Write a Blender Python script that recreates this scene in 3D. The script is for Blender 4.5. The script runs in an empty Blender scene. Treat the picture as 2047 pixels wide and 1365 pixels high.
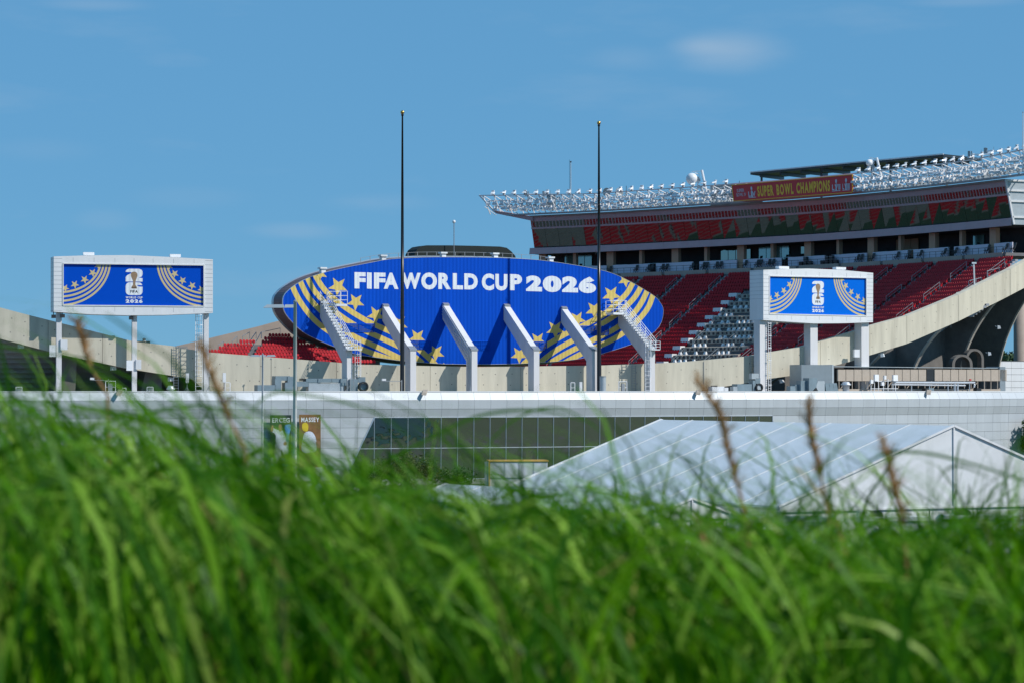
import bpy, math, random
from mathutils import Vector, Matrix
R = math.radians
sc = bpy.context.scene
COL = sc.collection
# ---------------- camera, world, sun, exposure ----------------
CZ = 14.0                      # eye height above the plaza
FPX = 5200.0                   # focal length in pixels of a 2047 px wide frame
PITCH = math.atan((780 - 682.5) / FPX)
cd = bpy.data.cameras.new('camera')
cam = bpy.data.objects.new('camera', cd); COL.objects.link(cam)
cam.location = (0, 0, CZ); cam.rotation_euler = (math.pi / 2 + PITCH, 0, 0)
cd.lens = FPX / 2047 * 36; cd.sensor_width = 36
cd.clip_start = 0.2; cd.clip_end = 20000
cd.dof.use_dof = True; cd.dof.focus_distance = 400; cd.dof.aperture_fstop = 11
sc.camera = cam
SUN_AZ, SUN_EL = 69.0, 41.0    # azimuth from the camera's back towards its right
w = bpy.data.worlds.new('World'); sc.world = w; w.use_nodes = True
nt = w.node_tree; nt.nodes.clear()
def wn(t, **k):
    n = nt.nodes.new(t)
    for a, b in k.items(): setattr(n, a, b)
    return n
L = nt.links.new
sky = wn('ShaderNodeTexSky', sky_type='NISHITA', sun_disc=False)
sky.sun_elevation = R(SUN_EL); sky.sun_rotation = R(180 - SUN_AZ)
sky.altitude = 2500; sky.air_density = 1.0; sky.dust_density = 0.0; sky.ozone_density = 3.0
tint = wn('ShaderNodeMix', data_type='RGBA', blend_type='MULTIPLY'); tint.inputs[0].default_value = 1
tint.inputs[7].default_value = (0.62, 0.93, 1.05, 1)
evn = wn('ShaderNodeMix', data_type='RGBA'); evn.inputs[0].default_value = .80; evn.inputs[7].default_value = (1.88, 3.66, 5.75, 1)   # deep polarised blue, evened out
L(sky.outputs[0], evn.inputs[6]); L(evn.outputs[2], tint.inputs[6])
# thin high clouds: wisps from noise on the view direction, thicker in a few soft patches
tc = wn('ShaderNodeTexCoord')
mp = wn('ShaderNodeMapping'); mp.inputs['Scale'].default_value = (9, 9, 38); L(tc.outputs['Generated'], mp.inputs[0])
nz = wn('ShaderNodeTexNoise'); nz.inputs['Scale'].default_value = 1.0; nz.inputs['Detail'].default_value = 7; nz.inputs['Roughness'].default_value = .55
L(mp.outputs[0], nz.inputs['Vector'])
rp = wn('ShaderNodeMapRange'); rp.inputs[1].default_value = .56; rp.inputs[2].default_value = .82; rp.inputs[4].default_value = .26
L(nz.outputs[0], rp.inputs[0])
acc = rp.outputs[0]
def vdir(px, py):
    v = Vector(((px - 1023.5) / FPX, 1, 0)); v.z = (682.5 - py) / FPX
    c, s = math.cos(PITCH), math.sin(PITCH)
    return Vector((v.x, c * v.y - s * v.z, s * v.y + c * v.z)).normalized()
for px, py, wx, wz, am in [(760, 405, 120, 20, .12), (90, 300, 110, 24, .08), (1455, 100, 125, 44, .50), (1395, 92, 60, 22, .22), (1250, 118, 90, 28, .15), (590, 462, 90, 18, .22), (185, 10, 120, 14, .22), (1930, 4, 120, 12, .20), (205, 440, 60, 22, .12), (380, 395, 120, 22, .08)]:
    d = vdir(px, py)
    sb = wn('ShaderNodeVectorMath', operation='SUBTRACT'); L(tc.outputs['Generated'], sb.inputs[0]); sb.inputs[1].default_value = d
    ml = wn('ShaderNodeVectorMath', operation='MULTIPLY'); L(sb.outputs[0], ml.inputs[0]); ml.inputs[1].default_value = (FPX / wx, FPX / wx, FPX / wz)
    ln = wn('ShaderNodeVectorMath', operation='LENGTH'); L(ml.outputs[0], ln.inputs[0])
    ad = wn('ShaderNodeMath', operation='MULTIPLY_ADD'); L(nz.outputs[0], ad.inputs[0]); ad.inputs[1].default_value = 1.3; L(ln.outputs['Value'], ad.inputs[2])
    mr = wn('ShaderNodeMapRange', interpolation_type='SMOOTHSTEP'); L(ad.outputs[0], mr.inputs[0])
    mr.inputs[1].default_value = .75; mr.inputs[2].default_value = 1.95; mr.inputs[3].default_value = am; mr.inputs[4].default_value = 0
    mx = wn('ShaderNodeMath', operation='ADD'); L(acc, mx.inputs[0]); L(mr.outputs[0], mx.inputs[1]); acc = mx.outputs[0]
cm = wn('ShaderNodeMix', data_type='RGBA'); L(acc, cm.inputs[0]); L(tint.outputs[2], cm.inputs[6]); cm.inputs[7].default_value = (3.6, 5.0, 6.6, 1)
bg = wn('ShaderNodeBackground'); bg.inputs[1].default_value = 0.10; L(cm.outputs[2], bg.inputs[0])
wo = wn('ShaderNodeOutputWorld'); L(bg.outputs[0], wo.inputs[0])
sd = bpy.data.lights.new('sun', 'SUN'); sd.energy = 4.3; sd.angle = R(.5); sd.color = (1, .965, .91)
so = bpy.data.objects.new('sun', sd); COL.objects.link(so)
SD = Vector((math.sin(R(SUN_AZ)) * math.cos(R(SUN_EL)), -math.cos(R(SUN_AZ)) * math.cos(R(SUN_EL)), math.sin(R(SUN_EL))))
so.rotation_euler = SD.to_track_quat('Z', 'Y').to_euler(); so.location = SD * 300
sc.view_settings.view_transform = 'Standard'; sc.view_settings.look = 'None'
sc.view_settings.exposure = 0.0; sc.view_settings.gamma = 1; sc.view_settings.use_curve_mapping = False
sc.cycles.max_bounces = 6

# ---------------- materials ----------------
def mat(name, col, rough=.6, metal=0.0, var=.12, nscale=1.0, bump=0.0, bscale=8.0, stain=0.0, rib=None, trans=0.0, spec=.5, streak=False, orand=0.0):
    m = bpy.data.materials.new(name); m.use_nodes = True; t = m.node_tree; t.nodes.clear()
    N = t.nodes.new; K = t.links.new
    b = N('ShaderNodeBsdfPrincipled'); o = N('ShaderNodeOutputMaterial')
    b.inputs['Roughness'].default_value = rough; b.inputs['Metallic'].default_value = metal
    b.inputs['Specular IOR Level'].default_value = spec
    tcn = N('ShaderNodeTexCoord'); mpn = N('ShaderNodeMapping'); K(tcn.outputs['Object'], mpn.inputs[0])
    if streak: mpn.inputs['Scale'].default_value = (1, 1, .12)
    n1 = N('ShaderNodeTexNoise'); n1.inputs['Scale'].default_value = nscale; n1.inputs['Detail'].default_value = 6; n1.inputs['Roughness'].default_value = .65
    K(mpn.outputs[0], n1.inputs['Vector'])
    r = N('ShaderNodeMapRange'); r.inputs[1].default_value = .3; r.inputs[2].default_value = .7; r.inputs[3].default_value = 1 - var; r.inputs[4].default_value = 1 + var
    K(n1.outputs[0], r.inputs[0])
    mx = N('ShaderNodeMix'); mx.data_type = 'RGBA'; mx.blend_type = 'MULTIPLY'; mx.inputs[0].default_value = 1; mx.inputs[6].default_value = (*col, 1)
    K(r.outputs[0], mx.inputs[7]); cur = mx.outputs[2]
    if stain:
        n2 = N('ShaderNodeTexNoise'); n2.inputs['Scale'].default_value = nscale * .35; n2.inputs['Detail'].default_value = 8; n2.inputs['Roughness'].default_value = .7
        K(mpn.outputs[0], n2.inputs['Vector'])
        r2 = N('ShaderNodeMapRange'); r2.inputs[1].default_value = .52; r2.inputs[2].default_value = .72; r2.inputs[4].default_value = stain
        K(n2.outputs[0], r2.inputs[0])
        m2 = N('ShaderNodeMix'); m2.data_type = 'RGBA'; K(r2.outputs[0], m2.inputs[0]); K(cur, m2.inputs[6]); m2.inputs[7].default_value = (col[0] * .45, col[1] * .43, col[2] * .4, 1); cur = m2.outputs[2]
    if orand:
        oi = N('ShaderNodeObjectInfo'); ro = N('ShaderNodeMapRange'); ro.inputs[3].default_value = 1 - orand; ro.inputs[4].default_value = 1 + orand; K(oi.outputs['Random'], ro.inputs[0])
        m3 = N('ShaderNodeMix'); m3.data_type = 'RGBA'; m3.blend_type = 'MULTIPLY'; m3.inputs[0].default_value = 1; K(cur, m3.inputs[6]); K(ro.outputs[0], m3.inputs[7]); cur = m3.outputs[2]
    K(cur, b.inputs['Base Color'])
    h = None
    if bump:
        n3 = N('ShaderNodeTexNoise'); n3.inputs['Scale'].default_value = bscale; n3.inputs['Detail'].default_value = 4; K(tcn.outputs['Object'], n3.inputs['Vector']); h = n3.outputs[0]
        bp = N('ShaderNodeBump'); bp.inputs['Strength'].default_value = bump; bp.inputs['Distance'].default_value = .05; K(h, bp.inputs['Height']); K(bp.outputs[0], b.inputs['Normal'])
    if rib:
        wv = N('ShaderNodeTexWave'); wv.wave_type = 'BANDS'; wv.bands_direction = rib[0]; wv.inputs['Scale'].default_value = rib[1]; K(tcn.outputs['Object'], wv.inputs['Vector'])
        bp = N('ShaderNodeBump'); bp.inputs['Strength'].default_value = rib[2]; bp.inputs['Distance'].default_value = .06; K(wv.outputs[0], bp.inputs['Height']); K(bp.outputs[0], b.inputs['Normal'])
    if trans:
        tr = N('ShaderNodeBsdfTranslucent'); K(cur, tr.inputs[0]); ms = N('ShaderNodeMixShader'); ms.inputs[0].default_value = trans
        K(b.outputs[0], ms.inputs[1]); K(tr.outputs[0], ms.inputs[2]); K(ms.outputs[0], o.inputs[0])
    else: K(b.outputs[0], o.inputs[0])
    return m
M = {}
M['cream'] = mat('cream_concrete', (.55, .51, .41), .85, var=.12, nscale=.7, stain=.6, bump=.2, bscale=5, streak=True, orand=.03)
M['cream2'] = mat('pinkish_concrete', (.40, .33, .28), .85, var=.08, nscale=.4, stain=.3)
M['dark_conc'] = mat('shade_dark_concrete', (.15, .14, .13), .9, var=.2, nscale=.5, stain=.5, bump=.2, bscale=3)  # dark grey carries the shade under the rim, with stains over it
M['conc'] = mat('grey_concrete', (.30, .29, .28), .85, var=.12, nscale=.6, stain=.3)
M['edge'] = mat('sunlit_edge_concrete', (.42, .38, .33), .8, var=.1, nscale=1)  # paler copy: sunlight put into the colour of the fin edges
M['panel'] = mat('satin_metal_panel', (.52, .55, .58), .6, .3, var=.05, nscale=.5, stain=.10, orand=.03, streak=True)
M['joint'] = mat('dark_joint', (.09, .10, .11), .7)
M['white'] = mat('white_paint', (.72, .72, .73), .5, var=.05, nscale=1.5, stain=.12, streak=True)
M['cladding'] = mat('white_cladding', (.74, .75, .77), .5, var=.04, nscale=.8, stain=.1, streak=True)
M['strut'] = mat('strut_paint', (.66, .65, .66), .55, var=.06, nscale=1.2, stain=.2, streak=True)
M['blue'] = mat('blue_sheet', (.0, .068, .50), .6, var=.10, nscale=.5, rib=('X', .5, .55), stain=.16, streak=True, spec=.08)
M['gold'] = mat('gold_print', (.66, .50, .15), .55, var=.05, nscale=.5, rib=('X', .5, .5), spec=.2)
M['letter'] = mat('white_print', (.74, .77, .82), .55, var=.04, nscale=.5, rib=('X', .5, .4))
M['fascia'] = mat('mauve_fascia', (.50, .36, .38), .7, var=.06, nscale=.3, stain=.15)
M['rimback'] = mat('shade_brown_cladding', (.15, .095, .10), .6, var=.1, nscale=.4, rib=('Z', .8, .3))  # brown holds the shade of the board's turned-away side
M['silver'] = mat('silver_trim', (.62, .64, .67), .4, .6, var=.06)
M['green'] = mat('dark_green_sheet', (.004, .012, .011), .8, var=.1)
M['red'] = mat('red_plastic', (.46, .006, .016), .5, var=.22, nscale=.9, spec=.25, orand=.15)
M['grey'] = mat('galvanised_steel', (.34, .36, .38), .45, .5, var=.1, nscale=1.5)
M['lamp'] = mat('white_lamp_housing', (.76, .77, .79), .3, .0, var=.08, orand=.12)
M['steel'] = mat('dark_steel', (.05, .052, .055), .4, .5)
M['pole'] = mat('black_pole_paint', (.012, .013, .015), .3, .2, var=.2)
M['brass'] = mat('brass_ball', (.7, .42, .12), .3, 1)
M['duct'] = mat('blue_grey_duct', (.22, .29, .33), .5, .35, var=.12, nscale=.8, stain=.25)
M['ductlight'] = mat('pale_duct', (.42, .47, .50), .5, .3, var=.1)
M['louver'] = mat('tan_louver', (.46, .39, .32), .7, var=.06, rib=('X', 9, .4))
M['corrug'] = mat('corrugated_grey', (.33, .38, .41), .5, .4, var=.06, rib=('X', 6, .5))
M['tentfab'] = mat('tent_fabric', (.75, .78, .80), .5, var=.06, nscale=.35, bump=.5, bscale=.6, trans=.12, orand=.03, stain=.12)
M['tentwall'] = mat('tent_wall_fabric', (.80, .81, .81), .5, var=.03, nscale=.4, rib=('X', 1.1, .35), trans=.12)
M['tentfly'] = mat('tent_gable_fabric', (.78, .79, .80), .5, var=.05, nscale=.4, bump=.6, bscale=.5, trans=.12, stain=.1)
M['chair'] = mat('black_plastic', (.018, .018, .02), .5)
M['parapet'] = mat('lilac_wall', (.62, .60, .70), .6, var=.05, nscale=.4)
M['redban'] = mat('red_banner', (.66, .045, .05), .55, var=.06)
M['goldtext'] = mat('yellow_print', (.95, .55, .05), .55, var=.03)
M['silvertext'] = mat('silver_print', (.55, .56, .60), .4, .3)
M['ledblue'] = mat('blue_screen_print', (.0, .07, .52), .4, var=.02, spec=.1)
M['ledblue2'] = mat('lighter_blue_screen_print', (.0, .14, .68), .4, var=.02, spec=.1)
M['ledgold'] = mat('pale_gold_print', (.60, .49, .26), .5, var=.03)
M['black'] = mat('black_print', (.01, .01, .012), .5)
M['trophy'] = mat('bronze_print', (.30, .20, .12), .5, var=.35, nscale=5)
M['tread'] = mat('stand_concrete', (.17, .165, .17), .9, var=.15)
M['step'] = mat('pale_step_concrete', (.34, .35, .38), .85, var=.1)
M['asphalt'] = mat('asphalt', (.055, .055, .056), .9, var=.15, nscale=.3, bump=.2)
M['hedge'] = mat('leaf', (.05, .10, .022), .6, var=.4, nscale=2, trans=.3)
M['oliveleaf'] = mat('olive_leaf', (.085, .10, .02), .6, var=.4, nscale=3, trans=.3)
M['bark'] = mat('bark', (.10, .08, .06), .9)
M['straw'] = mat('dry_seed', (.40, .22, .08), .7, var=.25, nscale=30, trans=.35)
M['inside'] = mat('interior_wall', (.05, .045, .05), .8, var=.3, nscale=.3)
M['yellowtrim'] = mat('orange_trim', (.60, .34, .06), .6)
M['poster'] = mat('dark_green_poster', (.02, .045, .035), .5, var=.5, nscale=.6)
M['posterbrown'] = mat('brown_poster', (.20, .10, .035), .5, var=.5, nscale=.6)
M['jersey'] = mat('jersey_print', (.62, .66, .74), .6, var=.15, nscale=4)
M['skin'] = mat('skin_print', (.35, .18, .11), .6)
M['royal'] = mat('light_blue_print', (.08, .30, .62), .6, var=.2, nscale=3)
M['yellow'] = mat('yellow_cap_print', (.60, .45, .02), .6)
M['warm'] = mat('terracotta_wall', (.50, .30, .20), .8, var=.06)
def glass(name, base, rough, tintc=(.8, .9, .88), mixf=.5, wob=.0, wscale=.3):
    m = bpy.data.materials.new(name); m.use_nodes = True; t = m.node_tree; t.nodes.clear(); N = t.nodes.new; K = t.links.new
    d = N('ShaderNodeBsdfDiffuse'); d.inputs[0].default_value = (*base, 1)
    g = N('ShaderNodeBsdfGlossy'); g.inputs[0].default_value = (*tintc, 1); g.inputs[1].default_value = rough
    ms = N('ShaderNodeMixShader'); ms.inputs[0].default_value = mixf; o = N('ShaderNodeOutputMaterial')
    if wob:
        tcn = N('ShaderNodeTexCoord'); n = N('ShaderNodeTexNoise'); n.inputs['Scale'].default_value = wscale; n.inputs['Detail'].default_value = 2; K(tcn.outputs['Object'], n.inputs['Vector'])
        b = N('ShaderNodeBump'); b.inputs['Strength'].default_value = wob; b.inputs['Distance'].default_value = .2; K(n.outputs[0], b.inputs['Height']); K(b.outputs[0], g.inputs['Normal'])
    K(d.outputs[0], ms.inputs[1]); K(g.outputs[0], ms.inputs[2]); K(ms.outputs[0], o.inputs[0]); return m
M['glass'] = glass('dark_facade_glass', (.012, .016, .012), .02, (.80, .86, .78), .36, .12, .40)
M['suiteglass'] = glass('green_suite_glass', (.014, .03, .028), .02, (.62, .80, .78), .17, .03, .15)
M['skyglass'] = glass('pale_green_glass', (.12, .24, .24), .1, (.8, .95, .95), .3)
M['palepole'] = mat('pale_grey_pole', (.74, .76, .78), .45, .1, var=.05)
M['dish'] = mat('dish_grey', (.34, .36, .36), .6)

# ---------------- mesh builder and object helpers ----------------
class MB:
    def __init__(s): s.v = []; s.f = []; s.mi = []
    def add(s, vs, fs, mi=0):
        n = len(s.v); s.v += [tuple(v) for v in vs]; s.f += [tuple(i + n for i in f) for f in fs]; s.mi += [mi] * len(fs)
    def hexa(s, a, b):     # two quads (4 pts each), a bottom / b top, or near / far
        s.add(list(a) + list(b), [(0, 3, 2, 1), (4, 5, 6, 7), (0, 1, 5, 4), (1, 2, 6, 5), (2, 3, 7, 6), (3, 0, 4, 7)])
    def box(s, x0, x1, y0, y1, z0, z1):
        s.hexa([(x0, y0, z0), (x1, y0, z0), (x1, y1, z0), (x0, y1, z0)], [(x0, y0, z1), (x1, y0, z1), (x1, y1, z1), (x0, y1, z1)])
    def bar(s, p, q, w, h=None, up=(0, 0, 1)):
        p, q = Vector(p), Vector(q); h = h or w; d = (q - p)
        if d.length < 1e-6: return
        d.normalize(); u = Vector(up)
        if abs(d.dot(u)) > .98: u = Vector((0, 1, 0))
        a = d.cross(u).normalized() * w / 2; b = a.cross(d).normalized() * h / 2
        s.hexa([p - a - b, p + a - b, p + a + b, p - a + b], [q - a - b, q + a - b, q + a + b, q - a + b])
    def tube(s, pts, r, n=8, r2=None, cap=True):
        pts = [Vector(p) for p in pts]; N = len(pts); vs = []; fs = []
        for i, p in enumerate(pts):
            d = (pts[min(i + 1, N - 1)] - pts[max(i - 1, 0)]).normalized(); u = Vector((0, 0, 1)) if abs(d.z) < .95 else Vector((0, 1, 0))
            a = d.cross(u).normalized(); b = d.cross(a)
            rr = (r if r2 is None else r + (r2 - r) * i / (N - 1)) if not isinstance(r, (list, tuple)) else r[i]
            for k in range(n):
                t = 2 * math.pi * k / n; vs.append(p + (a * math.cos(t) + b * math.sin(t)) * rr)
        for i in range(N - 1):
            for k in range(n):
                fs.append((i * n + k, i * n + (k + 1) % n, (i + 1) * n + (k + 1) % n, (i + 1) * n + k))
        if cap: fs.append(tuple(range(n))); fs.append(tuple(range((N - 1) * n + n - 1, (N - 1) * n - 1, -1)))
        s.add(vs, fs)
    def ball(s, c, r, n=12, m=8, sz=1):
        vs = [(c[0], c[1], c[2] + r * sz)]; fs = []
        for i in range(1, m):
            t = math.pi * i / m
            for k in range(n):
                a = 2 * math.pi * k / n; vs.append((c[0] + r * math.sin(t) * math.cos(a), c[1] + r * math.sin(t) * math.sin(a), c[2] + r * sz * math.cos(t)))
        vs.append((c[0], c[1], c[2] - r * sz)); e = len(vs) - 1
        for k in range(n): fs.append((0, 1 + k, 1 + (k + 1) % n)); fs.append((e, e - n + (k + 1) % n, e - n + k))
        for i in range(m - 2):
            for k in range(n): a = 1 + i * n; fs.append((a + k, a + n + k, a + n + (k + 1) % n, a + (k + 1) % n))
        s.add(vs, fs)
    def prism(s, poly, y0, y1):      # poly = [(x,z)] extruded along local y (y0 near)
        n = len(poly); s.add([(x, y0, z) for x, z in poly] + [(x, y1, z) for x, z in poly], [tuple(range(n)), tuple(range(2 * n - 1, n - 1, -1))] + [(i, i + n, (i + 1) % n + n, (i + 1) % n) for i in range(n)])
    def lathe(s, prof, c=(0, 0, 0), n=16):
        vs = []; fs = []
        for r, z in prof:
            for k in range(n): a = 2 * math.pi * k / n; vs.append((c[0] + r * math.cos(a), c[1] + r * math.sin(a), c[2] + z))
        for i in range(len(prof) - 1):
            for k in range(n): fs.append((i * n + k, i * n + (k + 1) % n, (i + 1) * n + (k + 1) % n, (i + 1) * n + k))
        s.add(vs, fs)
    def mesh(s, name, m):
        me = bpy.data.meshes.new(name); me.from_pydata(s.v, [], s.f)
        for x in (m if isinstance(m, (list, tuple)) else [m]): me.materials.append(M[x])
        if any(s.mi): me.polygons.foreach_set('material_index', s.mi)
        me.update(); return me
    def build(s, name, m, parent=None, smooth=False, stuff=False, label=None):
        me = s.mesh(name, m)
        if smooth: me.polygons.foreach_set('use_smooth', [True] * len(me.polygons))
        return link(name, me, parent, stuff, label)
def link(name, me, parent=None, stuff=False, label=None, mw=None):
    o = bpy.data.objects.new(name, me); COL.objects.link(o)
    if parent is not None: o.parent = parent
    if mw is not None: o.matrix_local = mw
    if stuff: o['kind'] = 'stuff'
    if label: o['label'] = label
    return o
def tag(o, label, cat, group=None):
    o['label'] = label; o['category'] = cat
    if group: o['group'] = group
    return o
def thing(name, label, cat, loc=(0, 0, 0), rz=0.0, group=None):
    o = bpy.data.objects.new(name, None); COL.objects.link(o); o.location = loc; o.rotation_euler = (0, 0, rz); o.empty_display_size = .5
    return tag(o, label, cat, group)
def kids(o): return [c for c in COL.objects if c.parent == o]
def copy_thing(src, loc, rz=None, label=None, ch=None):
    c = src.copy(); COL.objects.link(c); c.location = loc
    if rz is not None: c.rotation_euler = (0, 0, rz)
    if label: c['label'] = label
    for k in (ch if ch is not None else kids(src)):
        d = k.copy(); COL.objects.link(d); d.parent = c
    return c
def structure(name, mb, m):
    o = mb.build(name, m); o['kind'] = 'structure'; return o
# ---------------- pixel to place helpers ----------------
def P(px, py, Y):
    d = vdir(px, py); return Vector((0, 0, CZ)) + d * (Y / d.y)
def proj(p):
    v = Vector(p) - Vector((0, 0, CZ)); c, s = math.cos(PITCH), math.sin(PITCH)
    f = c * v.y + s * v.z; u = -s * v.y + c * v.z
    return 1023.5 + FPX * v.x / f, 682.5 - FPX * u / f
class Frame:                   # local x = right, y = away, z = up; az = how far the front turns to the right
    def __init__(s, loc, az): s.o = Vector(loc); s.a = az; s.mw = Matrix.Translation(s.o) @ Matrix.Rotation(az, 4, 'Z'); s.inv = s.mw.inverted()
    def hit(s, px, py, y=0.0):
        o = s.inv @ Vector((0, 0, CZ)); d = s.inv.to_3x3() @ vdir(px, py); t = (y - o.y) / d.y; p = o + d * t; return (p.x, p.z)
def clip(poly, win):           # Sutherland-Hodgman, win convex counter-clockwise
    out = poly
    for i in range(len(win)):
        a, b = win[i], win[(i + 1) % len(win)]; inp = out; out = []
        if not inp: return []
        def side(p): return (b[0] - a[0]) * (p[1] - a[1]) - (b[1] - a[1]) * (p[0] - a[0])
        for j in range(len(inp)):
            p, q = inp[j], inp[(j + 1) % len(inp)]; sp, sq = side(p), side(q)
            if sp >= 0: out.append(p)
            if (sp >= 0) != (sq >= 0):
                t = sp / (sp - sq); out.append((p[0] + (q[0] - p[0]) * t, p[1] + (q[1] - p[1]) * t))
    return out
def area(p): return sum(p[i][0] * p[(i + 1) % len(p)][1] - p[(i + 1) % len(p)][0] * p[i][1] for i in range(len(p))) / 2
def ccw(p): return p if area(p) > 0 else p[::-1]
def catmull(pts, n=8, closed=False):
    out = []; m = len(pts); T = type(pts[0])
    rng = range(m) if closed else range(m - 1)
    for i in rng:
        p = [pts[(i + k - 1) % m] if closed else pts[min(max(i + k - 1, 0), m - 1)] for k in range(4)]
        for j in range(n):
            t = j / n
            out.append(tuple(.5 * (2 * p[1][c] + (p[2][c] - p[0][c]) * t + (2 * p[0][c] - 5 * p[1][c] + 4 * p[2][c] - p[3][c]) * t * t + (3 * p[1][c] - p[0][c] - 3 * p[2][c] + p[3][c]) * t ** 3) for c in range(len(pts[0]))))
    if not closed: out.append(tuple(pts[-1]))
    return out
def lerp(x, tab):
    if x <= tab[0][0]: i = 0
    elif x >= tab[-1][0]: i = len(tab) - 2
    else: i = max(j for j in range(len(tab) - 1) if tab[j][0] <= x)
    (a, b), (c, d) = tab[i], tab[i + 1]; return b + (d - b) * (x - a) / (c - a)
# lettering: outlines of the built-in font thickened, turned into filled shapes
_g = {}
def glyph(ch, off):
    k = (ch, off)
    if k not in _g:
        cu = bpy.data.curves.new('letter', 'FONT'); cu.body = ch; cu.size = 1; cu.offset = off; cu.resolution_u = 4; cu.fill_mode = 'FRONT'
        o = bpy.data.objects.new('letter', cu); COL.objects.link(o); bpy.context.view_layer.update()
        me = o.evaluated_get(bpy.context.evaluated_depsgraph_get()).to_mesh()
        vs = [(v.co.x, v.co.y) for v in me.vertices]; fs = [tuple(p.vertices) for p in me.polygons]
        bpy.data.objects.remove(o); bpy.data.curves.remove(cu)
        x0, x1 = min(v[0] for v in vs), max(v[0] for v in vs); y0, y1 = min(v[1] for v in vs), max(v[1] for v in vs)
        _g[k] = ([((x - x0) / (x1 - x0), (y - y0) / (y1 - y0)) for x, y in vs], fs, (x1 - x0) / (y1 - y0))
    return _g[k]
def put(mb, vs2, fs, y):       # flat faces at local y, front towards -y
    mb.add([(x, y, z) for x, z in vs2], fs)
def letter(mb, ch, quad, y, off=.035, mp=lambda p: p):
    """quad = TL, TR, BR, BL in any plane coords; mp maps them into local (x,z)"""
    vs, fs, _ = glyph(ch, off); tl, tr, br, bl = quad; out = []
    for u, v in vs:
        t = (tl[0] + (tr[0] - tl[0]) * u, tl[1] + (tr[1] - tl[1]) * u); b = (bl[0] + (br[0] - bl[0]) * u, bl[1] + (br[1] - bl[1]) * u)
        out.append(mp((b[0] + (t[0] - b[0]) * v, b[1] + (t[1] - b[1]) * v)))
    put(mb, out, fs, y)
def word(mb, txt, x0, x1, z0, z1, y, off=.03, gap=.12, mp=lambda p: p, flipz=False):
    ws = [(.45 if c == ' ' else glyph(c, off)[2]) for c in txt]; tot = sum(ws) + gap * (len(txt) - 1); k = (x1 - x0) / tot; x = x0
    for c, wd in zip(txt, ws):
        if c != ' ': letter(mb, c, ((x, z1), (x + wd * k, z1), (x + wd * k, z0), (x, z0)), y, off, mp)
        x += (wd + gap) * k
def star(cx, cy, r, rot, inner=.42):
    return [(cx + (r if i % 2 == 0 else r * inner) * math.sin(rot + i * math.pi / 5), cy + (r if i % 2 == 0 else r * inner) * math.cos(rot + i * math.pi / 5)) for i in range(10)]
def starpieces(poly):          # convex-safe fan for clipping
    cx = sum(p[0] for p in poly) / 10; cy = sum(p[1] for p in poly) / 10
    return [[(cx, cy), poly[i], poly[(i + 1) % 10]] for i in range(10)]
def strokequads(line, wd):
    L_, R_ = [], []
    for i, p in enumerate(line):
        a, b = line[max(i - 1, 0)], line[min(i + 1, len(line) - 1)]; dx, dy = b[0] - a[0], b[1] - a[1]; l = math.hypot(dx, dy) or 1
        nx, ny = -dy / l * wd / 2, dx / l * wd / 2; L_.append((p[0] + nx, p[1] + ny)); R_.append((p[0] - nx, p[1] - ny))
    return [[L_[i], L_[i + 1], R_[i + 1], R_[i]] for i in range(len(line) - 1)]
def clipped(mb, polys, win, mp, y):
    for q in polys:
        q = [mp(p) for p in q]; q = clip(q, win)
        if len(q) >= 3 and abs(area(q)) > 1e-5: put(mb, q if area(q) > 0 else q[::-1], [tuple(range(len(q)))], y)
# ---------------- ring plan: the outer edge of the panelled facade ----------------
AZT = [(-120, 10), (-76, 15), (-43, 19), (0, 24), (30, 28), (50, 32), (74, 43), (94, 55), (110, 64)]
RING = []
def _ring():
    x, y = -56.2, 373.0; fw = []
    xx, yy = x, y
    while xx < 118:
        a = R(lerp(xx, AZT)); fw.append((xx, yy, a)); xx += .25 * math.cos(a); yy += .25 * math.sin(a)
    bw = []; xx, yy = x, y
    while xx > -130:
        a = R(lerp(xx, AZT)); xx -= .25 * math.cos(a); yy -= .25 * math.sin(a); bw.append((xx, yy, a))
    return bw[::-1] + fw
RING = _ring()
def ring_off(i, off):
    x, y, a = RING[i]; return (x - math.sin(a) * off, y + math.cos(a) * off, a)
def ring_i(px, off=0.0):       # index along the ring where the offset curve stands at px
    lo, hi = 0, len(RING) - 1
    while hi - lo > 1:
        m = (lo + hi) // 2; x, y, a = ring_off(m, off)
        if 1023.5 + FPX * x / y < px: lo = m
        else: hi = m
    x0, y0, a0 = ring_off(lo, off); x1, y1, a1 = ring_off(hi, off); p0 = 1023.5 + FPX * x0 / y0; p1 = 1023.5 + FPX * x1 / y1
    t = 0 if p1 == p0 else min(1, max(0, (px - p0) / (p1 - p0))); return x0 + (x1 - x0) * t, y0 + (y1 - y0) * t, a0
def zat(py, Y): return P(1023.5, py, Y).z
def on_ring(px, off, z): x, y, a = ring_i(px, off); return Vector((x, y, z)), a
DECK = CZ - .35                # roof deck behind the facade parapet
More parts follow.
